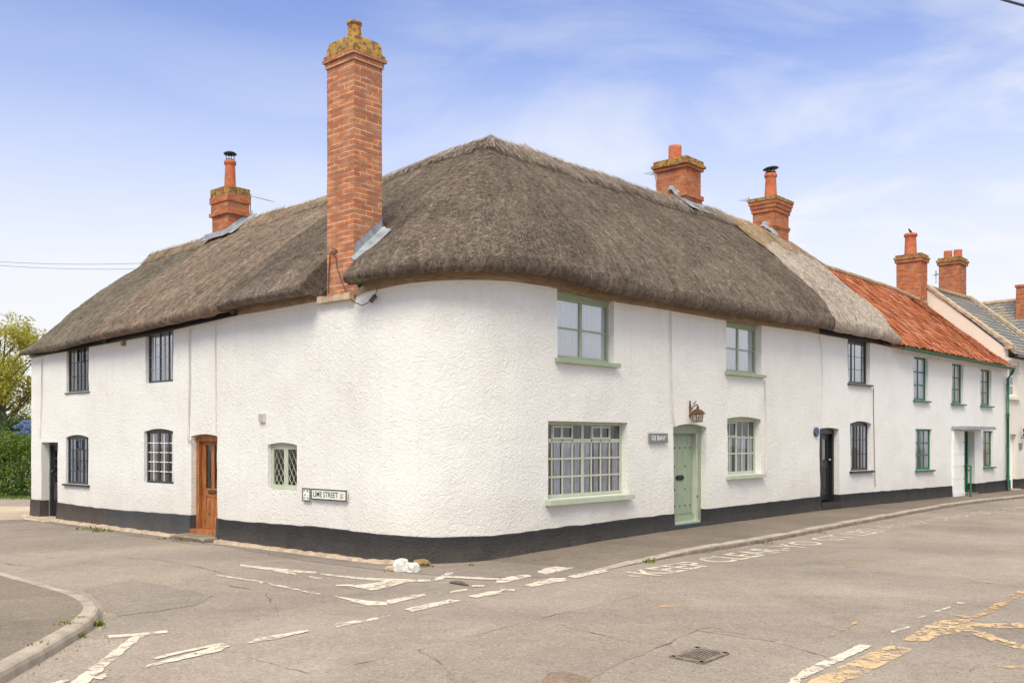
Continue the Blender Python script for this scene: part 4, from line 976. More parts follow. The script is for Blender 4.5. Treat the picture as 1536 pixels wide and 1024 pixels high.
# ------------------------------------------------------------------ chimneys
big, bi = chimney(cotC, 531, P(SCH1)[1] - .04, 490.5, 573, 70, ztop(SCH1) - .03, [(.05, .035), (.045, .05), (.08, .02)], cap_from=1)
haunch(big, bi, 'lichen', .205, -.012, .86); pot(big, bi['cen'] + UP * .22, .105, .29, 'terra_l', True, .85)
bb = bi['base']
zz0 = H + (HOR - 386) * 13.35 / F; zz1 = H + (HOR - 347) * 13.75 / F; q = bi['q']
out = -dL
mb = MB(); n = 7                                   # stepped lead on the right-hand face
for k in range(n):
    x0, x1 = q * k / n, q * (k + 1) / n; zb_ = zz0 + (zz1 - zz0) * k / n - .05; zt_ = zz0 + (zz1 - zz0) * (k + .9) / n + .19
    a = bb + out * .008 + dR * x0; b_ = bb + out * .008 + dR * x1
    mb.face([a + UP * zb_, b_ + UP * (zb_ + (zz1 - zz0) / n), b_ + UP * zt_, a + UP * (zt_ - .085)])
    mb.face([x - out * .006 for x in (a + UP * (zt_ - .085), b_ + UP * zt_, b_ + UP * (zb_ + .01), a + UP * zb_)])
mb.build('flashing', M['lead'], big)
rows = [[bb + out * o_ + dR * (q * t - .03) + UP * (zz0 + (zz1 - zz0) * t + dz) for t in np.linspace(-.05, 1.12, 9)] for o_, dz in ((.006, .02), (.06, -.02), (.17, -.05))]
lead_sheet(big, rows, 'lead', .012, .015)
f = Fr(SCH0, SCH1); mb = MB()
for k in range(6):
    a0, a1 = -.05 + (f.w + .07) * k / 6, -.05 + (f.w + .07) * (k + .98) / 6; j = RN.uniform(-.015, .01)
    f.box(mb, a0, a1, -.09 + j, .05, ztop(SCH0 + a0) - .05 + j * .3, ztop(SCH0 + a0) + .035 - j)
mb.build('ledge', M['stone'], big)
cA, ci = chimney(cotB, 342.5, 19.75, 318.5, 372, 278, 5.7, [(.17, .03), (.14, .045), (.1, .02), (.1, .02), (.07, .05)], cap_from=1, brick='brick2')
pot(cA, ci['cen'], .125, .62); cowl(cA, ci['cen'] + UP * .62, .115, .13)
b_ = ci['base']; zb_ = H + (HOR - 350) * 19.75 / F
lead_sheet(cA, [[b_ + dL * x - dR * o_ + UP * (zb_ - dz + x * .0) for x in np.linspace(-.06, ci['w'] + .3, 6)] for o_, dz in ((.01, -.10), (.03, .0), (.16, .07))], 'lead', .014, .02, 3)
lead_sheet(cA, [[b_ + dR * x - dL * o_ + UP * (zb_ + x * .8 - dz) for x in np.linspace(-.05, ci['q'] + .1, 6)] for o_, dz in ((0.01, -.14), (.03, -.05), (.2, -.02))], 'lead', .014, .03, 5)
cC, c2 = chimney(cotC, 1028.5, 20.95, 984.5, 1051, 234, 6.6, [(.10, .05), (.06, .09), (.07, .05), (.56, .0), (.09, .05), (.06, .025)], cap_from=2, brick='brick2')
haunch(cC, c2, 'lichen', .05); pot(cC, c2['base'] + dL * c2['w'] * .62 + dR * c2['q'] * .5 + UP * c2['zt'], .155, .38, 'terra', False, .95)
b_ = c2['base']; zb_ = H + (HOR - 304) * 20.95 / F
lead_sheet(cC, [[b_ + dL * x - dR * o_ + UP * (zb_ + min(x, c2['w'] * .42) * 1.05 + dz) for x in np.linspace(-.1, c2['w'] * .55, 12)] for o_, dz in ((0.01, .1), (.03, .03), (.13, .01))], 'lead', .014, .06, 1)
lead_sheet(cC, [[b_ + dR * x - dL * o_ + UP * (zb_ + dz) for x in np.linspace(-.12, c2['q'] + .1, 6)] for o_, dz in ((0.01, .08), (.06, .0), (.22, -.14))], 'lead', .014, .02, 2)
cD, c3 = chimney(cotD, 1162, 24.2, 1129, 1183, 294, 6.3, [(.08, .10), (.09, .08), (.10, .055), (.10, .03), (.32, .0), (.07, .035), (.05, .015)], cap_from=1, brick='brick2')
haunch(cD, c3, 'stone', .09); pot(cD, c3['cen'] + UP * .04, .165, .66); cowl(cD, c3['cen'] + UP * .72, .17, .10, .12)
b_ = c3['base']; zb_ = H + (HOR - 350) * 24.2 / F
lead_sheet(cD, [[b_ + dL * x - dR * o_ + UP * (zb_ + min(x, c3['w'] * .42) * 1.0 + dz) for x in np.linspace(-.1, c3['w'] * .55, 10)] for o_, dz in ((0.01, .1), (.03, .03), (.13, .0))], 'lead', .014, .05, 1)
cE, c4 = chimney(houE, 1381, 30.5, 1344.5, 1391, 379, 5.9, [(.08, .03), (.07, .07), (.10, .045)], cap_from=2, brick='brick2')
pot(cE, c4['base'] + dL * c4['w'] * .55 + dR * c4['q'] * .5 + UP * c4['zt'], .2, .72, 'terra', True, .86)
cF, c5 = chimney(houF, 1439, 33.8, 1408, 1449.5, 384, 5.8, [(.08, .03), (.08, .08), (.10, .05)], cap_from=2, brick='brick2')
for t in (.24, .72):
    pot(cF, c5['base'] + dL * c5['w'] * t + dR * c5['q'] * .5 + UP * c5['zt'], .15, .3, 'terra', False, .95)
cG, c6 = chimney(houG, 1560, 38.6, 1524, 1590, 424, 6.5, [(.1, .04)], brick='brick2')
# ------------------------------------------------------------------ fittings hung on the walls
def text_mesh(body, h, w=None, bold=0):
    cu = bpy.data.curves.new('lettering', 'FONT'); cu.body = body; cu.size = 1; cu.resolution_u = 3; cu.offset = bold
    ob = bpy.data.objects.new('lettering', cu); COL.objects.link(ob)
    dg = bpy.context.evaluated_depsgraph_get(); me = bpy.data.meshes.new_from_object(ob.evaluated_get(dg))
    v = np.array([tuple(x.co) for x in me.vertices]); f = [tuple(p.vertices) for p in me.polygons]
    bpy.data.objects.remove(ob); bpy.data.curves.remove(cu); bpy.data.meshes.remove(me)
    v -= v.min(0); sx = h / v[:, 1].max() if w is None else w / v[:, 0].max(); v[:, 0] *= sx; v[:, 1] *= h / v[:, 1].max()
    return v, f
def put_text(mb, body, org, ax, ay, h, w=None, m=0, bold=0, fn=None):
    v, f = text_mesh(body, h, w, bold); b = len(mb.v)
    for p in v: q = np.array(org) + np.array(ax) * p[0] + np.array(ay) * p[1]; mb.v.append(tuple(fn(q) if fn else q))
    for x in f: mb.idx([b + k for k in x], m)
# street name sign
f = Fr(S(471), S(524)); z0 = Z(471, 748); hgt = .155; mb = MB()
f.box(mb, 0, f.w, -.05, -.03, z0, z0 + hgt)
sg = tag(mb.build('street_sign', M['sign_w']), 'cream street name plate with black border, low on the wall left of the rounded corner', 'sign')
mb = MB(); bw = .012
for a0, a1, b0, b1 in ((0, f.w, 0, bw), (0, f.w, hgt - bw, hgt), (0, bw, bw, hgt - bw), (f.w - bw * 1.3, f.w, bw, hgt - bw)): f.box(mb, a0 - .002, a1 + .002, -.054, -.047, z0 + b0 - .002, z0 + b1 + .002)
mb.build('border', M['sign_k'], sg)
mb = MB(); put_text(mb, 'LIME STREET', f(.05, -.0515, z0 + .04), f.t, UP, .08, f.w * .70, bold=.008); mb.build('lettering', M['sign_k'], sg)
mb = MB(); put_text(mb, '88', f(f.w * .83, -.0515, z0 + .035), f.t, UP, .036, .06, bold=.02); put_text(mb, 'SS', f(f.w * .83, -.0515, z0 + .078), f.t, UP, .03, .06, bold=.02); mb.build('lettering', M['sign_r'], sg)
f = Fr(S(457.6), S(469.4)); z0 = Z(458, 750.5); hgt = .19; mb = MB(); f.box(mb, 0, f.w, -.05, -.03, z0, z0 + hgt)
sg = tag(mb.build('notice_plate', M['wpaint']), 'small upright white plate with black border and letters just left of the street name plate', 'sign')
mb = MB()
for a0, a1, b0, b1 in ((0, f.w, 0, bw), (0, f.w, hgt - bw, hgt), (0, bw, bw, hgt - bw), (f.w - bw, f.w, bw, hgt - bw)): f.box(mb, a0 - .002, a1 + .002, -.054, -.047, z0 + b0 - .002, z0 + b1 + .002)
mb.build('border', M['sign_k'], sg)
mb = MB()
for k, tx in enumerate(('D G', 'A -', 'P R')): put_text(mb, tx, f(.03, -.0515, z0 + .028 + .052 * k), f.t, UP, .036 if k != 1 else .025, f.w - .06, bold=.012)
mb.build('lettering', M['sign_k'], sg)
# vent cover
f = Fr(S(391.2), S(399)); z0 = Z(391, 633); mb = MB(); f.box(mb, 0, f.w, -.045, 0, z0, z0 + .135)
for k in range(5): f.box(mb, .01, f.w - .01, -.055, -.046, z0 + .012 + k * .024, z0 + .024 + k * .024)
tag(mb.build('vent_cover', M['cable_w']), 'small square cream louvred vent cover above the little green leaded window', 'vent')
f = Fr(S(184), S(188.5)); z0 = Z(184, 519); mb = MB(); f.box(mb, 0, f.w, -.03, .02, z0, z0 + .12); f.box(mb, .01, f.w - .01, -.05, -.03, z0 + .02, z0 + .1)
tag(mb.build('alarm_box', M['timber']), 'tiny tan box under the eaves between the two upper dark windows on the left', 'box')
# house name plaque
f = Fr(S(971.5), S(998)); z0 = Z(971.5, 664); mb = MB(); f.box(mb, 0, f.w, -.055, -.02, z0, z0 + .165)
pl = tag(mb.build('name_plaque', M['slate_pl']), 'grey slate house name plaque beside the sage green door', 'plaque')
mb = MB(); put_text(mb, 'GI BAV', f(.04, -.0565, z0 + .045), f.t, UP, .08, f.w - .13, bold=.012); put_text(mb, '.', f(f.w - .07, -.0565, z0 + .1), f.t, UP, .022, .026, bold=.03); mb.build('lettering', M['wpaint'], pl)
# blue plaque
c = WP(S(1223.5), .03, Z(1223.5, 647.5)); n = Nn(S(1223.5)); t = Tn(S(1223.5)); mb = MB(); r = .105
ring = lambda rr, o: [c + n * o + rr * (math.cos(a) * t + math.sin(a) * UP) for a in np.linspace(0, 2 * math.pi, 29)[:-1]]
for (r0, o0, r1, o1) in ((r, -.03, r, .005), (r, .005, r * .93, .012), (r * .93, .012, r * .9, .006)):
    A, B = ring(r0, o0), ring(r1, o1)
    for k in range(28): mb.face([A[k], A[(k + 1) % 28], B[(k + 1) % 28], B[k]], 0, None, True)
mb.face(ring(r * .9, .006)); tag(mb.build('round_plaque', M['bed']), 'round dark blue plaque on the white wall left of the black front door', 'plaque')
# lantern over the sage door
s = S(1036.5); c = WP(s, .14, Z(1038, 632)); t = Tn(s); n = Nn(s); root = tag(empty('wall_lantern', c), 'brass carriage lantern on a scrolled bracket above the sage green door', 'lamp')
mb = MB(); W, B_, hgt = .08, .056, .13
cr = lambda w, z: [c + t * a * w + n * b * w + UP * z for a, b in ((-1, -1), (1, -1), (1, 1), (-1, 1))]
lo, hi = cr(B_, .0), cr(W * .85, hgt)
for k in range(4): mb.tube([lo[k], hi[k]], .011, 5); mb.tube([lo[k], lo[(k + 1) % 4]], .012, 5); mb.tube([hi[k], hi[(k + 1) % 4]], .011, 5); mb.tube([(lo[k] + lo[(k + 1) % 4]) / 2, (hi[k] + hi[(k + 1) % 4]) / 2], .006, 4)
mb.face(cr(B_, -.005)); mb.build('lantern_frame', M['brass'], root)
mb = MB()
for k in range(4): mb.face([lo[k], lo[(k + 1) % 4], hi[(k + 1) % 4], hi[k]])
mb.build('pane', M['glass'], root)
mb = MB(); prev = cr(W * 1.25, hgt)
for w, z in ((W * 1.2, hgt + .013), (W * .95, hgt + .05), (W * .6, hgt + .08), (W * .3, hgt + .095)):
    cur = cr(w, z)
    for k in range(4): mb.face([prev[k], prev[(k + 1) % 4], cur[(k + 1) % 4], cur[k]])
    prev = cur
mb.face(prev); mb.face(cr(W * 1.25, hgt)[::-1]); mb.lathe(c + UP * (hgt + .09), [(.022, 0), (.028, .02), (.018, .04), (.025, .05), (.008, .065)], 10); mb.build('lantern_roof', M['brass'], root)
mb = MB(); mb.lathe(c + UP * .02, [(.014, 0), (.02, .03), (.014, .06), (.006, .075)], 10); mb.build('bulb', M['wpaint'], root)
mb = MB(); w0 = c - n * .125 - t * .055
mb.tube([w0 + UP * .08, w0 + UP * .26, w0 + UP * .38], [.024, .022, .008], 7)
mb.tube([w0 + UP * .2 + n * .01, w0 + UP * .27 + n * .05 + t * .03, w0 + UP * .31 + n * .1 + t * .07, c + UP * (hgt + .16), c + UP * (hgt + .09)], .013, 6)
mb.tube([w0 + UP * .31 + n * .05 + t * .04, w0 + UP * .35 + n * .06 + t * .08, w0 + UP * .38 + n * .07 + t * .10], [.012, .01, .004], 5); mb.build('bracket', M['brass'], root)
# lamp and plate by the cream door
s = S(1531.5); c = WP(s, .14, Z(1531, 655)); n = Nn(s); t = Tn(s); mb = MB()
mb.tube([WP(s, -.01, c[2] - .02), c - UP * .02, c + UP * .05], .018, 6); mb.lathe(c + UP * .05, [(.05, 0), (.08, .16), (.1, .17), (.03, .25), (.01, .3)], 8); mb.tube([c - t * .2 + UP * .06, c + t * .05 - UP * .03], .03, 6)
tag(mb.build('wall_lamp', M['iron']), 'small black iron wall lamp on the cream house', 'lamp')
f = Fr(S(1528), S(1532)); mb = MB(); z0 = Z(1528, 673.5); f.box(mb, 0, f.w, -.03, -.0, z0, z0 + .2); f.box(mb, .012, f.w - .012, -.036, -.03, z0 + .02, z0 + .18)
tag(mb.build('number_plate', M['slate_pl']), 'small grey plate below the black wall lamp on the cream house', 'plaque')
# handrail at the porch
g0_, g1_ = G(1446.5, 741.5, .1), G(1456, 744.5, .1); p = [g0_, g0_ + UP * .86, g1_ + UP * .84, g1_]
mb = MB(); mb.tube(p, .028, 8); q = [x - UP * .13 for x in p[1:3]]; mb.tube(q, .02, 6); mb.tube([p[0] + UP * .12, p[3] + UP * .17], .02, 6)
tag(mb.build('handrail', M['green']), 'short green metal handrail in front of the porch step', 'railing')
# cables and cracks down the walls
def cable(name, pp, r, mat, label, out=.028, ext=None):
    mb = MB(); q = [WP(S(a), out + .004 * RN.random(), Z(a, b)) for a, b in pp] + (ext or [])
    mb.tube(q, r, 5); return tag(mb.build(name, mat), label, 'cable', 'cables down the white walls')
cable('wall_cable', [(1004.5, 468), (1005, 540), (1006.5, 600), (1009, 634), (1012, 640)], .011, M['cable_w'], 'thin white cable down the wall to the sage green door')
cable('wall_cable', [(1145, 571), (1146.5, 620), (1147.5, 706)], .008, M['cable_w'], 'thin pale cable between the two sage windows right of the green door')
cable('wall_cable', [(286, 492), (286.5, 560), (285.5, 620), (284.5, 663), (293, 657)], .012, M['cable_w'], 'pale cable down the wall to the head of the orange oak door')
cable('wall_cable', [(65, 537), (64, 600), (61, 655)], .010, M['cable_w'], 'thin pale cable above the far left black door')
cable('wall_cable', [(1227, 504), (1231, 522), (1232, 560), (1231, 640)], .008, M['cable_w'], 'thin grey cable down to the black panelled door')
cable('wall_cable', [(1308.5, 581), (1309, 640), (1311, 730)], .008, M['cable_b'], 'thin dark crack line from the black framed window sill down to the plinth')  # crack in the wall, modelled as a thin dark tube
cable('wall_cable', [(325, 485), (325.5, 560), (325, 648)], .007, M['cable_w'], 'very thin pale crack line above the right edge of the orange oak door')  # crack in the render, modelled as a thin pale tube
c = bi['base']; fr = lambda px, py: at(px, py, 0) if 0 else None
def stack_pt(px, py, o=.02):                     # point on the front face of the tall stack
    x = solve(c - dR * o, dL, px); p = c - dR * o + dL * x; return V3(p[0], p[1], H + (HOR - py) * p[1] / F)
q = [stack_pt(a, b) for a, b in ((492, 440), (493, 410), (495, 382), (500, 372), (505, 375), (503, 381), (498, 378))]
q2 = [stack_pt(a, b) for a, b in ((498, 381), (504, 384), (505, 400), (511, 418), (517, 432))]
q3 = [WP(S(a), .06, Z(a, b)) for a, b in ((524, 444), (535, 453), (548, 459), (558, 454))]
mb = MB(); mb.tube(q, .008, 5); mb.tube(q2 + q3, .007, 5); e = WP(S(560), .06, Z(560, 453)); g = WP(S(567), .06, Z(567, 444)); mb.tube([e, g], .03, 8); mb.tube([g, WP(S(572), .1, Z(572, 434))], .005, 5)
tag(mb.build('loose_cable', M['cable_b']), 'loose dark aerial cable looping from the tall stack along the eaves with a splice box', 'cable')
# aerials
def aerial(base, mast, boom, els, label, r=.012):
    mb = MB(); mb.tube([base, mast], r, 6); mb.tube([boom[0], boom[1]], r * .8, 5)
    ax = boom[1] - boom[0]; ax /= np.linalg.norm(ax); sd = V3(-ax[1], ax[0], 0)
    for k in range(els):
        p = boom[0] + (boom[1] - boom[0]) * k / (els - 1); L = .13 + .08 * (1 - k / els); mb.tube([p - sd * L, p + sd * L], r * .45, 4)
    return tag(mb.build('tv_aerial', M['galv']), label, 'aerial', 'aerials on the chimneys')
Y = 20.4; aerial(at(375, 333, Y), at(376, 291, Y), (at(374, 293, Y), at(404, 301, Y - .5)), 7, 'thin television aerial on the right of the far left chimney')
Y = 22.0; aerial(at(984, 281, Y), at(982, 255, Y), (at(977, 262, Y + .2), at(986, 258, Y)), 4, 'small television aerial on the left of the chimney at the middle of the thatched ridge')
Y = 25.4; aerial(at(1126, 306, Y), at(1122.5, 296, Y), (at(1117, 302, Y + .2), at(1125, 299, Y)), 4, 'tiny aerial on the left of the chimney at the right end of the thatch', .01)
Y = 32.5; aerial(at(1404, 425, Y), at(1404, 406, Y), (at(1402, 412, Y), at(1412, 411, Y)), 4, 'small aerial between the two rightmost brick chimneys', .016)
# bird on the pot
p = c4['base'] + dL * c4['w'] * .55 + dR * c4['q'] * .5 + UP * (c4['zt'] + .72); mb = MB()
prof = [(-.13, .0, .018, .012), (-.07, .05, .035, .03), (-.0, .085, .06, .055), (.05, .14, .06, .06), (.08, .2, .038, .04), (.10, .235, .042, .042), (.13, .235, .02, .02), (.165, .225, .004, .004)]
pts_ = [p + V3(-x * .55, 0, z * .55 + .02) for x, z, a, b in prof]; mb.tube(pts_, [a * .55 for _, _, a, _ in prof], 10); mb.tube([p + V3(0, .02, 0), p + V3(-.02, .02, .06)], .006, 4); mb.tube([p + V3(0, -.02, 0), p + V3(-.02, -.02, .06)], .006, 4)
tag(mb.build('bird', M['iron']), 'black bird perched on the single tall pot of the tiled cottage chimney', 'bird')
# ------------------------------------------------------------------ ground
mb = MB(); mb.face([(-160, -120, 0), (160, -120, 0), (160, 220, 0), (-160, 220, 0)]); tag(mb.build('road', M['asphalt'], origin=(0, 0, 0)), kind='structure')
def sheet(name, poly, z, mat, kind='structure', jag=0, n=0, fq=3):
    p = [G(a, b) for a, b in poly]; q = []
    for i in range(len(p)):
        a, b = p[i], p[(i + 1) % len(p)]; m = max(1, int(np.linalg.norm(b - a) / jag)) if jag else 1
        for k in range(m):
            x = a + (b - a) * k / m
            if jag: x = x + V3(fbm((x[0] * fq, x[1] * fq, 1), 5), fbm((x[0] * fq, x[1] * fq, 9), 5), 0) * n
            q.append((x[0], x[1], z))
    mb = MB(); mb.face(q); return tag(mb.build(name, mat), kind=kind)
sheet('road_patch', [(125, 884), (162, 876), (200, 869), (250, 878), (319, 894), (290, 908), (236, 917), (177, 924), (158, 915), (152, 900)], .003, M['apron'], jag=.15, n=.05)
sheet('road_patch', [(-60, 790), (48, 781), (140, 795), (285, 815), (330, 818), (450, 840), (590, 857), (700, 866), (840, 866), (905, 856), (860, 851), (818, 834), (760, 843), (650, 850), (560, 845), (300, 812), (48, 776), (-60, 775)], .0035, M['apron'], jag=.2, n=.05)
sheet('road_patch', [(628, 974), (703, 955), (803, 929), (904, 906), (961, 892), (1060, 915), (1160, 962), (1044, 945), (984, 972), (900, 1010), (850, 1045), (700, 1045), (660, 995)], .0025, M['patch2'], jag=.12, n=.03)
sheet('path', [(-200, 757), (48, 760), (64, 775), (40, 779), (-200, 786)], .006, M['sandpath'], jag=.3, n=.08)
sheet('lawn', [(-500, 735), (60, 740), (70, 746), (-500, 750)], .010, M['leaf_h'])
sheet('road_patch', [(812, 1019), (826, 1008), (850, 1007), (887, 1018), (889, 1026), (850, 1040), (812, 1034)], .004, M['crackpatch'], jag=.06, n=.03)
# right-hand pavement with kerb
kl = [(905, 856.5), (940, 849), (975, 841), (1020, 834), (1066, 827), (1113, 819.5), (1161, 811), (1208, 802), (1256, 792.3), (1300, 784), (1347, 775), (1388, 767), (1430, 759.5), (1480, 753), (1536, 747), (1620, 739), (1720, 731)]
kp = [G(*p) for p in kl]
def refine(pp, d=.25):
    o = []
    for a, b in zip(pp[:-1], pp[1:]):
        n = max(1, int(np.linalg.norm(b - a) / d)); o += [a + (b - a) * k / n for k in range(n)]
    return o + [pp[-1]]
kp = refine(kp)
# smooth
for _ in range(6): kp = [kp[0]] + [(kp[i - 1] + kp[i] * 2 + kp[i + 1]) / 4 for i in range(1, len(kp) - 1)] + [kp[-1]]
def kerb_mesh(line, side, heights, mat=M['kerb'], wid=.13, stone=.9, mat2=None):
    """individual kerb stones with worn arrises and open joints"""
    mb = MB(); acc = 0; run = [0]; L = [0]
    for a, b in zip(line[:-1], line[1:]): L.append(L[-1] + np.linalg.norm((b - a)[:2]))
    tot = L[-1]; xs = np.array([p[0] for p in line]); ys = np.array([p[1] for p in line])
    pt = lambda l: V3(np.interp(l, L, xs), np.interp(l, L, ys), 0); hh = lambda l: float(np.interp(l, L, heights))
    l = 0; inner = []
    while l < tot - .05:
        l2 = min(l + stone * RN.uniform(.95, 1.05), tot); n = max(2, int((l2 - l) / .12)); rings = []; jz = RN.uniform(-.006, .006); js = RN.uniform(-.006, .006)
        for k in range(n + 1):
            x = l + .006 + (l2 - l - .012) * k / n; p = pt(x); d = pt(min(x + .05, tot)) - pt(max(x - .05, 0)); d /= np.linalg.norm(d); s_ = V3(-d[1], d[0], 0) * side
            h = hh(x) + jz; w = .012 * fbm((p[0] * 4, p[1] * 4, 2)); p = p + s_ * js
            rings.append([p + s_ * (0 + w) + UP * -.05, p + s_ * (.008 + w) + UP * (h * .5), p + s_ * (.022 + w) + UP * (h - .018), p + s_ * (.045 + w) + UP * (h - .003), p + s_ * (.08) + UP * (h + .3 * w), p + s_ * wid + UP * (h + .002), p + s_ * wid - UP * .05])
        b = len(mb.v); m = 7
        for r in rings: mb.v.extend([tuple(q) for q in r])
        for i in range(n):
            for k in range(m - 1):
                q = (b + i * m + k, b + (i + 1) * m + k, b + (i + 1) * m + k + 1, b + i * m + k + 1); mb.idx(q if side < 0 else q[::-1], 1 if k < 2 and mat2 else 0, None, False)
        mb.idx([b + k for k in range(m)]); mb.idx([b + n * m + k for k in range(m)][::-1])
        l = l2
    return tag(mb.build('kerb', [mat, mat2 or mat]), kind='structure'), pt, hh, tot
nk = len(kp); hts = [min(.085, .004 + .085 * min(1, i / 9)) for i in range(nk)]
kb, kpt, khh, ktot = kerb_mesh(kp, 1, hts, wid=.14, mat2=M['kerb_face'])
mb = MB(); prev = None
for x in np.arange(0, ktot, .2):
    p = kpt(x); d = kpt(min(x + .1, ktot)) - kpt(max(x - .1, 0)); d /= np.linalg.norm(d); s_ = V3(-d[1], d[0], 0); i0 = p + s_ * .125 + UP * (khh(x) - .002)
    # matching wall point: step along the normal until the facade
    tgt = None; dist = np.hypot(SX - (p[0] + s_[0] * 1.9), SY - (p[1] + s_[1] * 1.9)); k = int(dist.argmin()); s = SS[k]; e = WP(s, -.02, min(zbase(s), khh(x) + min(.02, .012 * x)))
    row = [i0 * (1 - t) + e * t + UP * .008 * fbm((x, t * 2, 3)) for t in np.linspace(0, 1, 7)]
    if prev:
        for a in range(6): mb.face([prev[a], row[a], row[a + 1], prev[a + 1]], 0, None, True)
    prev = row
tag(mb.build('pavement', M['pave']), kind='structure')
# stone strip along the left wall
mb = MB(); prev = None
for s in np.arange(S(40), S(612), .06):
    gap = oAd['s0'] - .05 < s < oAd['s1'] + .05
    w = .13 + .06 * math.sin((s - sA) * .45) + .05 * fbm((s * 2.3, 0, 5)) + (.06 if s > sC else 0); w = max(.07, w) * (1 - .9 * max(0, (s - S(575)) / (S(612) - S(575))))
    h = .05 + .02 * fbm((s * 3, 4, 4)); row = [WP(s, -.02, h), WP(s, w * .5, h - .004 + .012 * fbm((s * 8, 3, 1))), WP(s, w * (.85 + .12 * fbm((s * 11, 1, 5))), h - .012 + .02 * fbm((s * 9, 1, 1))), WP(s, w + .012 + .03 * fbm((s * 2.7, 2, 2), 5), -.02)]
    if prev:
        for a in range(3): mb.face([prev[a], prev[a + 1], row[a + 1], row[a]], 0, None, False)
    prev = row
tag(mb.build('kerb', M['stone']), kind='structure')
# door stones
def slab(name, px0, px1, o0, o1, z0, z1, mat, label, seed):
    mb = MB(); a, b = S(px0), S(px1); n = 8; rows = []
    for k in range(n + 1):
        s = a + (b - a) * k / n; j = .02 * fbm((k * .9, seed, 1)); e = .03 if k in (0, n) else 0
        rows.append([WP(s, o0, z0), WP(s, o0 - .0, z1 - e), WP(s, o1 + j - .03, z1 - .01 - e + j * .3), WP(s, o1 + j, z1 - .04 - e), WP(s, o1 + j * .6 - .03, z0)])
    for k in range(n):
        for m in range(4): mb.face([rows[k][m], rows[k][m + 1], rows[k + 1][m + 1], rows[k + 1][m]], 0, None, False)
    mb.face(rows[0]); mb.face(rows[-1][::-1]); return tag(mb.build(name, mat), label, 'step')
slab('doorstep_slab', 278, 329, -.12, .30, -.03, .10, M['step'], 'worn brown stone slab step below the orange oak door', 3)
slab('doorstep_slab', 58, 90, -.2, .34, -.03, .05, M['stone'], 'pale flat stone slab step below the far left black door', 8)
# near-left pavement
ko = [(0, 854), (36, 865), (81, 877), (124, 888.5), (138, 894), (148, 901), (154.5, 910), (152, 916), (144, 924), (124, 938), (93, 955), (66.5, 971), (0, 1007)]
kz = .095; kw = [G(a, b, kz) * V3(1, 1, 0) for a, b in ko]
far = kw[0] + (kw[0] - kw[1]) / np.linalg.norm(kw[0] - kw[1]) * 14; near = kw[-1] + V3(.2, -9, 0)
line = refine([far] + kw + [near], .15)
for _ in range(4): line = [line[0]] + [(line[i - 1] + line[i] * 2 + line[i + 1]) / 4 for i in range(1, len(line) - 1)] + [line[-1]]
hl = [.095 for p in line]
kb2, kpt2, khh2, ktot2 = kerb_mesh(line, -1, hl, wid=.15, stone=.92)
mb = MB(); xs = np.arange(0, ktot2, .2); inn = []
for x in xs:
    p = kpt2(x); d = kpt2(min(x + .1, ktot2)) - kpt2(max(x - .1, 0)); d /= np.linalg.norm(d); s_ = V3(d[1], -d[0], 0); inn.append(p + s_ * .14 + UP * (khh2(x) - .004))
cen = V3(-9, 7.5, .09); far2 = V3(-60, 20, .09)
for a, b in zip(inn[:-1], inn[1:]):
    ta, tb = V3(-14, a[1] if a[1] < 9 else a[1] - 1.2 * 0, .085), V3(-14, b[1], .085)
    ca_ = a * .5 + V3(-12, min(a[1], 8.), .09) * .5; cb_ = b * .5 + V3(-12, min(b[1], 8.), .09) * .5
    mb.face([a, b, cb_, ca_], 0, None, True); mb.face([ca_, cb_, V3(-12, min(b[1], 8.), .09), V3(-12, min(a[1], 8.), .09)], 0, None, True)
mb.face([V3(-12, 8, .088), V3(-60, 40, .088), V3(-60, -20, .088), V3(-12, -6, .088)])
tag(mb.build('pavement', M['pave']), kind='structure')
# cracks and trench seams
def crackline(pp, w, mat=M['crack'], name='road_crack', z=.0045):
    pp = refine([G(a, b) for a, b in pp], .035); mb = MB(); prev = None
    for i, p in enumerate(pp):
        d = pp[min(i + 1, len(pp) - 1)] - pp[max(i - 1, 0)]; d /= np.linalg.norm(d) + 1e-9; s_ = V3(-d[1], d[0], 0)
        o = s_ * (.035 * fbm((p[0] * 4, p[1] * 4, 2), 6) + .012 * fbm((p[0] * 30, p[1] * 30, 5), 2)); ww = w * .62 * max(0, .55 + 2.2 * fbm((p[0] * 3, p[1] * 3, 7), 5))
        cur = (p + o - s_ * ww, p + o + s_ * ww)
        if prev and ww > 1e-4: mb.face([prev[0] + UP * z, cur[0] + UP * z, cur[1] + UP * z, prev[1] + UP * z])
        prev = cur
    return tag(mb.build(name, mat), kind='structure')
for pp, w in (([(352, 978), (409, 996), (469, 1012), (532, 996), (628, 974), (690, 960), (703, 955), (803, 929), (904, 906), (961, 892)], .008), ([(628, 974), (660, 995), (690, 1022)], .007), ([(300, 870), (365, 881.5), (396, 889), (417, 915), (417, 926)], .009),
              ([(826, 935), (880, 948), (932, 957)], .006), ([(859, 941), (920, 957), (984, 972), (1044, 945), (1067, 939.5), (1160, 962), (1240, 985)], .007), ([(0, 843), (30, 848), (54, 850)], .014), ([(70, 852), (150, 840), (190, 836), (260, 842), (330, 858), (400, 875)], .007), ([(0, 760 + 70), (90, 838), (160, 836)], .006), ([(460, 884), (510, 880), (540, 886)], .009), ([(1450, 1013), (1470, 1000), (1480, 990)], .007)):
    crackline(pp, w)
for pp, w in (([(54, 868), (74, 872)], .004),): pass
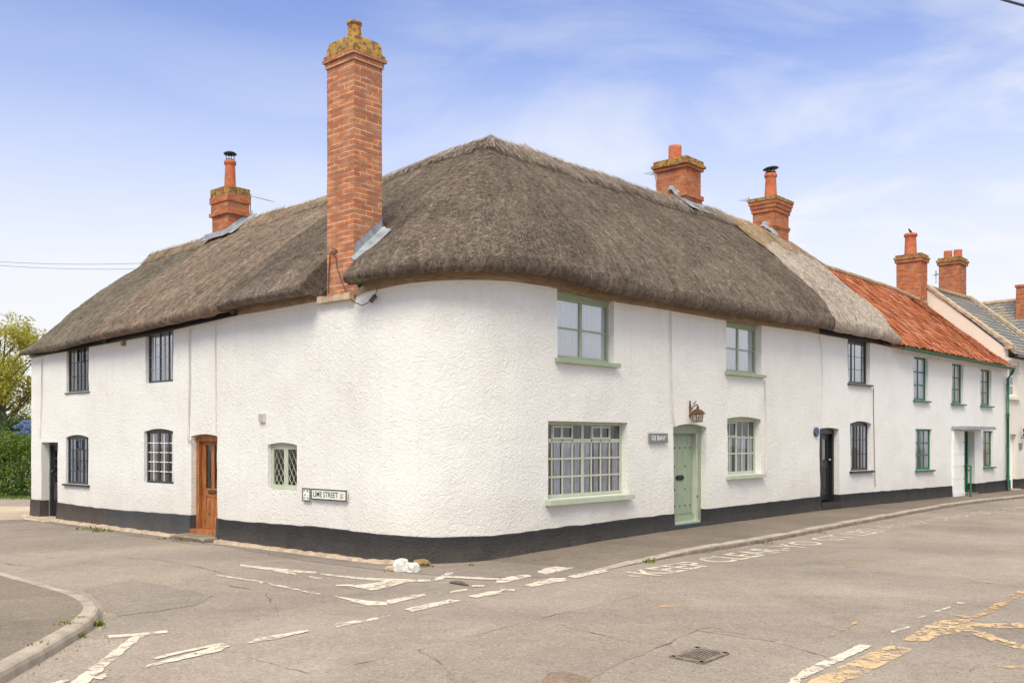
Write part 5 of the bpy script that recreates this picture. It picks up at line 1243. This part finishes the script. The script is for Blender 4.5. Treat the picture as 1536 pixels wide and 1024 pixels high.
# ------------------------------------------------------------------ road paint
PZ = [0]
def paint(poly, mat='rpw', jag=.025, n=.018):
    PZ[0] += 1; return sheet('road_marking', poly, .0052 + .0005 * (PZ[0] % 7), M[mat], jag=jag, n=n, fq=9)
WH = [[(162, 953), (252, 945.5), (252, 949.5), (163, 957.5)], [(198, 955), (216, 953), (132, 1024), (110, 1042), (84, 1042), (118, 1015)], [(139, 1017), (160, 1010), (161, 1015), (150, 1020)], [(220, 998), (280, 982), (333, 967), (345, 969), (330, 977), (222, 1001)],
      [(228, 987), (270, 977), (330, 965), (343, 967), (300, 974), (234, 989)], [(370, 965), (389, 957), (461, 945), (464, 947), (425, 956), (376, 965)], [(360, 846.5), (399, 850.5), (474, 857.5), (474, 860), (425, 857.5), (360, 849)], [(407, 856), (440, 858), (446, 862), (430, 860.5)],
      [(480, 860), (555, 867), (605, 868.5), (646, 869.5), (646, 872), (605, 873), (555, 870.5), (480, 862)], [(524, 879), (563, 874), (592, 869), (623, 870), (586, 880), (558, 886)], [(503, 877), (529, 877), (529, 879), (503, 879.5)], [(648, 871), (672, 858), (681, 859), (659, 871)],
      [(667, 863.5), (746, 867.5), (772, 868), (772, 870.5), (746, 870.5), (667, 866.5)], [(766, 864.5), (789, 861.5), (798, 864), (760, 873), (743, 875), (747, 869)], [(805, 857.5), (818, 852), (852, 846), (868, 850), (818, 861.5)], [(851, 864.5), (901, 853.5), (913, 857), (864, 867)],
      [(786, 878), (826, 867), (849, 867), (849, 871), (798, 880.5)], [(702, 894.5), (732, 887.5), (752, 886), (752, 890), (715, 897)], [(751, 884), (772, 884), (772, 887), (751, 886.5)], [(708, 878), (727, 878), (727, 880), (708, 880.5)], [(675, 887), (700, 883), (700, 886), (675, 889)],
      [(498, 893), (552, 901), (581, 903), (581, 908), (552, 908), (526, 902)], [(579, 901), (633, 890), (641, 893), (584, 906)], [(606, 913.5), (675, 899), (692, 901), (618, 918)],
      [(1180, 1026), (1203, 1006), (1259, 981), (1289, 967), (1310, 969), (1280, 983), (1203, 1019), (1190, 1030)]]
for p in WH: paint(p)
for p in ([(325, 862), (378, 869.5), (378, 872), (325, 864)], [(378, 869), (413, 876.5), (480, 890.5), (480, 893), (413, 879.5), (378, 873)], [(500, 936), (519, 933), (586, 922), (586, 926), (534, 935), (503, 941)], [(1335, 948), (1350, 942), (1366, 939), (1366, 941), (1340, 949)], [(1375, 927), (1388, 922), (1388, 925), (1378, 928)], [(1400, 918), (1425, 909), (1426, 912), (1404, 919)], [(1433, 903.5), (1446, 904), (1446, 906), (1434, 905)],
          [(463, 864), (482, 867), (482, 869.5), (463, 866.5)], [(60, 1030), (100, 1018), (103, 1022), (70, 1036)]): paint(p, 'rpw2')
YE = [[(1205, 1026), (1263, 998), (1282, 998), (1296, 1014), (1270, 1020), (1250, 1030), (1225, 1045), (1175, 1045)], [(1264, 999), (1317, 974), (1338, 968), (1369, 974), (1347, 986), (1324, 997), (1298, 1010), (1290, 1000)], [(1352, 961), (1395, 936), (1412, 931), (1453, 928), (1461, 946), (1412, 953), (1389, 962)],
      [(1450, 934), (1470, 935), (1540, 935), (1700, 938), (1700, 944), (1540, 942), (1465, 942)], [(1444, 946), (1477, 947), (1495, 956), (1540, 968), (1640, 1000), (1640, 1012), (1536, 977), (1498, 966)]]
for p in YE: paint(p, 'rpy')
for p in ([(1428, 922), (1460, 925), (1480, 914), (1536, 880), (1570, 866), (1575, 870), (1540, 890), (1485, 920), (1455, 931)], [(1240, 953), (1283, 932), (1288, 933), (1247, 955)], [(1490, 998), (1560, 1000), (1560, 1003), (1490, 1002)], [(985, 911), (1000, 907), (1022, 909), (1000, 910.5)], [(1256, 842), (1285, 843), (1285, 845), (1256, 844)], [(1420, 870), (1440, 866), (1490, 874), (1490, 875.5), (1440, 869)]): paint(p, 'rpy2')
# lettering along the kerb
o1 = G(988, 864); o2 = G(1186, 825.5); ax = o2 - o1; wd = np.linalg.norm(ax); ax /= wd; ay = V3(-ax[1], ax[0], 0)
mb = MB(); put_text(mb, "'", o1 - ax * .25 + UP * .0055 + ay * .1, ax, ay, .2, .06); put_text(mb, 'KEEP CLEAR', o1 + UP * .0055, ax, ay, .52, wd, bold=.012); tag(mb.build('road_marking', M['rpw']), kind='structure')
o3 = G(1190, 825); o4 = G(1332, 796.5); ax = o4 - o3; wd = np.linalg.norm(ax); ax /= wd; ay = V3(-ax[1], ax[0], 0)
mb = MB(); put_text(mb, '-YO GT LBS', o3 + UP * .0055, ax, ay, .52, wd, bold=.004); tag(mb.build('road_marking', M['rpw']), kind='structure')
o5 = G(1336, 795.5); o6 = G(1560, 760.5); ax = o6 - o5; wd = np.linalg.norm(ax); ax /= wd; ay = V3(-ax[1], ax[0], 0)
mb = MB(); put_text(mb, 'LANSUNDSNA- OEL JUNA', o5 + UP * .0055, ax, ay, .55, wd, bold=.004); tag(mb.build('road_marking', M['rpw2']), kind='structure')
# drain grate
q = [G(1010, 986), G(1046, 973), G(1088, 981), G(1053, 994.5)]; A, B_, C2, D2 = q; root = tag(empty('drain_grate', (A + C2) / 2), 'rusty iron drain grate sunk in the road at the lower right', 'drain cover')
mb = MB()
for a, b in ((A, B_), (B_, C2), (C2, D2), (D2, A)):
    d = b - a; l = np.linalg.norm(d); d /= l; s_ = V3(-d[1], d[0], 0); mb.box(a - s_ * .02 - d * .02 + UP * .001, d * (l + .04), s_ * .045, UP * .014)
mb.build('frame', M['rust'], root)
mb = MB(); e1, e2 = B_ - A, D2 - A
for k in range(8):
    t = .1 + .8 * k / 7; a = A + e2 * t + e1 * .08; mb.box(a + UP * .005, e1 * .84, e2 * .045, UP * .006)
mb.build('bars', M['rust'], root)
mb = MB(); mb.face([A + UP * .003, D2 + UP * .003, C2 + UP * .003, B_ + UP * .003]); mb.build('pit', M['crack'], root)
# ------------------------------------------------------------------ stones and weeds
def boulder(name, px, py, size, mat, label, seed, cat='stone'):
    import bmesh
    bm = bmesh.new(); bmesh.ops.create_icosphere(bm, subdivisions=4, radius=1)
    for v in bm.verts:
        n = v.co.normalized(); k = 1 + .28 * noise.noise(n * 1.3 + Vector((seed, 0, 0))) + .14 * noise.noise(n * 3.1 + Vector((0, seed, 0))) + .05 * noise.noise(n * 8)
        c = n * k; c.x = max(-.85, min(.8, c.x)); c.z = min(c.z, .78 + .1 * noise.noise(n * 2))
        v.co = Vector((c.x * size[0], c.y * size[1], (c.z + .55) * size[2]))
    me = bpy.data.meshes.new(name); bm.to_mesh(me); bm.free(); me.materials.append(mat)
    ob = bpy.data.objects.new(name, me); COL.objects.link(ob); ob.location = Vector(G(px, py)) - Vector((0, 0, .02)); ob.rotation_euler = (0, 0, seed * 1.3); WO[ob.name] = G(px, py); return tag(ob, label, cat, 'loose stones at the rounded corner')
boulder('boulder', 603, 856, (.10, .11, .13), M['chalk'], 'larger white limestone lump against the black plinth at the rounded corner', 1.2)
boulder('boulder', 619, 857, (.11, .09, .10), M['chalk'], 'smaller white limestone lump at the right of the pair by the rounded corner', 4.1)
boulder('boulder', 633, 848, (.14, .10, .075), M['rock'], 'brown mossy rock behind the white lumps at the rounded corner', 2.3)
boulder('boulder', 586, 854, (.10, .07, .05), M['stone'], 'flat tan stone left of the white lumps at the rounded corner', 3.3)
mb = MB(); rows = []
for k in range(9):
    x = k / 8; c0 = G(674 + 29 * x, 874 + 4.5 * x); wv = .035 * math.sin(math.pi * (x * .9 + .05)); rows.append((c0, wv))
mb.tube([c0 + UP * (.008 + w * .3) for c0, w in rows], [max(.004, w * .8) for _, w in rows], 7); tag(mb.build('branch', M['bark']), 'short broken dead stick lying on the road in front of the white lumps', 'stick')
def scatter_blades(mb, c, n, r, h, rg, wd=.008, droop=.5):
    for _ in range(n):
        a = rg.uniform(0, 6.28); q = c + V3(math.cos(a), math.sin(a), 0) * r * math.sqrt(rg.random()); d = V3(math.cos(a * 3.1), math.sin(a * 3.1), 0); hh = h * rg.uniform(.4, 1); s_ = V3(-d[1], d[0], 0) * wd * rg.uniform(.6, 1.5)
        m = q + d * hh * .25 + UP * hh * .6; e = q + d * hh * (.25 + droop) + UP * hh
        mb.face([q - s_, q + s_, m + s_, m - s_]); mb.face([m - s_, m + s_, e + s_ * .2, e - s_ * .2])
rg = random.Random(5); mb = MB()
for a, b, n, r, h in ((132, 793, 60, .22, .10), (154, 797, 60, .2, .10), (145, 795, 30, .15, .07), (245, 808, 30, .12, .06), (281, 811, 90, .22, .07), (330, 812, 20, .08, .05), (975, 843, 60, .10, .09), (1146, 815, 40, .12, .05), (1230, 799, 30, .12, .04), (1062, 828, 20, .08, .04), (1052, 792, 25, .05, .06),
                      (148, 938, 70, .05, .07), (116, 955, 70, .07, .09), (121, 927, 40, .05, .03), (96, 935, 50, .09, .03), (60, 965, 30, .10, .025), (640, 850, 40, .1, .05), (590, 856, 40, .12, .04), (700, 848, 20, .1, .04)):
    z = .0
    if b > 925 and a < 125 and (a, b) != (116, 955): z = .09
    scatter_blades(mb, G(a, b, z), int(n * .55), r, h * .75, rg)
tag(mb.build('weeds', M['weed']), 'small weeds and moss growing along the foot of the walls and kerbs', 'weeds', kind='stuff')
mb = MB()
def grit(c, r):
    a = rg.uniform(0, 6.28); u = V3(math.cos(a), math.sin(a), 0) * r; w = V3(-u[1], u[0], 0) * rg.uniform(.5, 1); t = c + UP * r * rg.uniform(.5, 1)
    mb.face([c - u - w * .5, c + u - w, t]); mb.face([c + u - w, c + u * .8 + w, t]); mb.face([c + u * .8 + w, c - u * .7 + w, t]); mb.face([c - u * .7 + w, c - u - w * .5, t])
for l, n in ((line, 700), (kp, 420)):
    for _ in range(n):
        k = rg.randrange(6, len(l) - 1); p = l[k]; 
        if np.hypot(p[0], p[1]) > 30: continue
        d = l[k + 1] - l[k]; d /= np.linalg.norm(d) + 1e-9; s_ = V3(-d[1], d[0], 0) * (1 if l is line else -1); grit(p + s_ * abs(rg.gauss(0, .10)) + s_ * .02 + d * rg.uniform(-.1, .1), rg.uniform(.004, .016))
for _ in range(500): grit(V3(rg.uniform(-5, 7), rg.uniform(6.5, 13), 0), rg.uniform(.003, .008))
for _ in range(160): s = rg.uniform(S(60), S(700)); grit(WP(s, rg.uniform(.12, .5), 0), rg.uniform(.004, .014))
tag(mb.build('gravel', M['gravel']), 'loose grit and leaf litter along the kerbs', 'grit', kind='stuff')
# ------------------------------------------------------------------ garden at the far left
def leaves(mb, cs, n, size, rg, flat=.3):
    """cs: list of (centre, radius xyz)"""
    cs_ = np.array([c for c, _ in cs]); rr = np.array([r for _, r in cs]); w = rr.prod(1) ** (2 / 3); k = rg.choice(len(cs), n, p=w / w.sum())
    d = rg.normal(size=(n, 3)); d /= np.linalg.norm(d, axis=1, keepdims=True); rad = rg.random((n, 1)) ** .45
    p = cs_[k] + d * rr[k] * rad; u = rg.normal(size=(n, 3)); u /= np.linalg.norm(u, axis=1, keepdims=True); v = np.cross(u, rg.normal(size=(n, 3))); v /= np.linalg.norm(v, axis=1, keepdims=True)
    s = rg.uniform(size[0], size[1], (n, 1)); add_quads(mb, p - u * s, p + v * s * .45, p + u * s, p - v * s * .45, 0)
def tree(name, base, hgt, spread, limbs, label, leafmat, nleaf, size, seed, trunk_r=.14, cat='tree', top=1.):
    rg = np.random.default_rng(seed); root = tag(empty(name, base), label, cat); base = np.array(base, float); mb = MB(); cl = []
    tr = [base + V3(.15 * math.sin(k), .1 * math.cos(k * 1.7), hgt * .85 * k / 6) - (UP * .1 if k == 0 else 0) for k in range(7)]; mb.tube(tr, [trunk_r * (1 - .13 * k) for k in range(7)], 8)
    for k in range(limbs):
        a = rg.uniform(0, 6.28); t = rg.uniform(.25, .95); st = base + UP * hgt * .8 * t; ln = spread * (1.15 - .75 * t) * rg.uniform(.6, 1.1)
        e = st + V3(math.cos(a) * ln, math.sin(a) * ln, ln * rg.uniform(.5, 1.3) * top); m = (st + e) / 2 + UP * .1 * ln
        mb.tube([st, m, e], [trunk_r * .35, trunk_r * .22, trunk_r * .06], 5)
        for q in range(3):
            f_ = m + (e - m) * rg.random(); e2 = f_ + rg.normal(size=3) * ln * .3 + UP * ln * .35; mb.tube([f_, e2], [trunk_r * .1, trunk_r * .03], 4); cl.append((e2, np.array([.32, .32, .3]) * spread * rg.uniform(.35, .75)))
        cl.append((e, np.array([.34, .34, .3]) * spread * rg.uniform(.5, .9)))
    mb.build('trunk', M['bark'], root)
    mb = MB(); leaves(mb, cl, nleaf, size, rg); mb.build('crown', leafmat, root); return root
b0 = at(4, 742, 33); tree('garden_tree', (b0[0], b0[1], 0), 6.0, 1.9, 30, 'yellow green spring tree with a thin open top behind the hedge at the far left', M['leaf_t'], 15000, (.03, .07), 3, .13, top=1.3)
b1 = at(-70, 742, 34); tree('garden_tree', (b1[0], b1[1], 0), 4.6, 2.4, 26, 'yellow green bushy tree cut by the left edge of the picture', M['leaf_t'], 9000, (.035, .08), 5, .15)
b2 = at(30, 742, 31.5); tree('garden_shrub', (b2[0], b2[1], 0), 2.3, 1.1, 18, 'dark green shrub between the hedge and the spring tree at the far left', M['leaf_d'], 6000, (.03, .06), 8, .06, 'shrub')
b3 = at(29, 742, 29.4); root = tree('flowering_shrub', (b3[0], b3[1], 0), 2.1, .75, 14, 'shrub covered in blue blossom beside the end wall of the far left cottage', M['leaf_d'], 2500, (.02, .045), 9, .05, 'shrub')
mb = MB(); rgn = np.random.default_rng(4); cl = [(at(px, py, 29.1 + rgn.uniform(-.2, .3)), np.array([.2, .2, .075]) * rgn.uniform(.7, 1.2)) for px, py in ((40, 633), (34, 637), (44, 638), (38, 643), (46, 646), (28, 640), (43, 652), (36, 655), (26, 660), (16, 661), (10, 664), (33, 662), (46, 658), (48, 640), (40, 648), (30, 650))]
leaves(mb, cl, 5200, (.015, .032), rgn); mb.build('blossom', M['blue'], root)
h0 = at(-120, 742, 28.6); h1 = at(56, 742, 28.0)
hd = tag(empty('hedge', ((h0 + h1) / 2) * V3(1, 1, 0)), 'clipped dense green hedge at the far left beside the end cottage', 'hedge'); mb = MB(); cl = []
for k in range(26):
    p = h0 + (h1 - h0) * k / 25; z = 0
    for zz in (.3, .75, 1.2, 1.55): cl.append((V3(p[0] + rgn.uniform(-.1, .1), p[1] + rgn.uniform(0, .5), zz + rgn.uniform(-.12, .16)), np.array([.3, .38, .3]) * rgn.uniform(.8, 1.3)))
leaves(mb, cl, 26000, (.025, .055), rgn); mb.build('foliage', M['leaf_h'], hd)
mb = MB()
for k in range(10):
    p = h0 + (h1 - h0) * (k + .5) / 10; mb.tube([V3(p[0], p[1] + .3, -.05), V3(p[0] + .1, p[1] + .35, .8), V3(p[0], p[1] + .3, 1.5)], [.03, .025, .01], 5)
mb.build('stems', M['bark'], hd)
mb = MB(); rg2 = random.Random(8)
for _ in range(2600): px = rg2.uniform(-120, 60); py = rg2.uniform(737, 749); scatter_blades(mb, G(px, py), 1, .05, .07, rg2, .01)
tag(mb.build('grass', M['grass']), 'strip of grass below the hedge at the far left', 'grass', kind='stuff')
# overhead wires
def wire(pp, r, label):
    mb = MB(); mb.tube(pp, r, 5); tag(mb.build('overhead_wire', M['galv'] if r < .015 else M['iron']), label, 'wire', 'overhead wires')
def sag(a, b, s, n=14): return [a + (b - a) * k / n - UP * s * 4 * (k / n) * (1 - k / n) for k in range(n + 1)]
wire(sag(at(-120, 382, 34), at(330, 388, 30), .25), .009, 'upper of the two overhead wires crossing the sky at the left')
wire(sag(at(-120, 386, 34), at(330, 398, 30), .25), .009, 'lower of the two overhead wires crossing the sky at the left')
wire(sag(at(-120, 410, 36), at(130, 522, 30), .15), .011, 'steep overhead wire dropping behind the end cottage at the far left')
wire(sag(at(1480, -8, 14), at(1620, 28, 12), .02), .02, 'thick black cable clipping the top right corner of the picture')
# ------------------------------------------------------------------ sky, sun, camera
SUN_EL, SUN_AZ = math.radians(50), math.radians(193)      # azimuth clockwise from +Y: behind the camera, to the left
sd = Vector((math.sin(SUN_AZ) * math.cos(SUN_EL), math.cos(SUN_AZ) * math.cos(SUN_EL), math.sin(SUN_EL)))
W_ = bpy.data.worlds.new('World'); SC.world = W_; W_.use_nodes = True; nt = W_.node_tree; nt.nodes.clear()
sky = N(nt, 'ShaderNodeTexSky', {'sky_type': 'NISHITA', 'sun_disc': False, 'sun_elevation': SUN_EL, 'sun_rotation': SUN_AZ, 'air_density': 1.0, 'dust_density': .6, 'ozone_density': 2.0})
tc = N(nt, 'ShaderNodeTexCoord').outputs['Generated']; sp_ = N(nt, 'ShaderNodeSeparateXYZ', Vector=tc); z = sp_.outputs[2]
zz = math_(nt, 'ADD', math_(nt, 'MAXIMUM', z, 0.0), .22)
cv_ = N(nt, 'ShaderNodeCombineXYZ', X=math_(nt, 'DIVIDE', sp_.outputs[0], zz), Y=math_(nt, 'DIVIDE', sp_.outputs[1], zz), Z=0.0).outputs[0]
n1 = noise_(nt, scale_(nt, cv_, (1.0, 1.5, 1)), 1.7, 8, .5, .56); n2 = noise_(nt, cv_, .8, 3)
cl = ramp(nt, math_(nt, 'ADD', math_(nt, 'MULTIPLY', n1, .62), math_(nt, 'MULTIPLY', n2, .38)), [(.46, (0, 0, 0)), (.70, (1, 1, 1))])
hz = ramp(nt, z, [(0, (1,) * 3), (.1, (.96,) * 3), (.18, (.86,) * 3), (.25, (.60,) * 3), (.32, (.34,) * 3), (.38, (.15,) * 3), (.44, (.07,) * 3), (.52, (.05,) * 3)])
cl = math_(nt, 'MULTIPLY', cl, N(nt, 'ShaderNodeMapRange', {'interpolation_type': 'SMOOTHSTEP'}, Value=sp_.outputs[0], i1=-.32, i2=.22, i3=.25, i4=1.).outputs[0])
fac = math_(nt, 'ADD', math_(nt, 'MULTIPLY', cl, .66), math_(nt, 'MULTIPLY', hz, 1.0), True)
CLOUD = 4.3
col = mixc(nt, fac, mixc(nt, 1.0, sky.outputs[0], (.64, .67, .92), 'MULTIPLY'), (CLOUD * .96, CLOUD * .975, CLOUD * 1.01))
zen_fill = N(nt, 'ShaderNodeMapRange', {'interpolation_type': 'SMOOTHSTEP'}, Value=z, i1=.46, i2=.72, i3=0., i4=.85).outputs[0]  # unseen bright cloud overhead, added for soft top light on the road
col = mixc(nt, zen_fill, col, (8.6, 8.35, 7.25))
bg = N(nt, 'ShaderNodeBackground', Color=col, Strength=.13); ow = nt.nodes.new('ShaderNodeOutputWorld'); nt.links.new(bg.outputs[0], ow.inputs[0])
sun = bpy.data.lights.new('sun', 'SUN'); sun.energy = 1.7; sun.angle = math.radians(25); sun.color = (1, .925, .77)
so = bpy.data.objects.new('sun', sun); COL.objects.link(so); so.rotation_euler = (-sd).to_track_quat('-Z', 'Y').to_euler(); so.location = (0, -5, 30)
cam = bpy.data.cameras.new('camera'); co = bpy.data.objects.new('camera', cam); COL.objects.link(co); co.location = (0, 0, H); co.rotation_euler = (math.radians(90), 0, 0)
cam.sensor_width = 36; cam.lens = F / 1536 * 36; cam.shift_y = (HOR - 512) / 1536; cam.clip_end = 1000; cam.clip_start = .05; SC.camera = co
vs = SC.view_settings; vs.view_transform = 'Standard'; vs.look = 'None'; vs.exposure = 0.8; vs.gamma = 1.0; vs.use_curve_mapping = False
SC.render.engine = 'CYCLES'; SC.cycles.use_denoising = True; SC.cycles.max_bounces = 8; SC.cycles.transparent_max_bounces = 12; SC.cycles.diffuse_bounces = 4
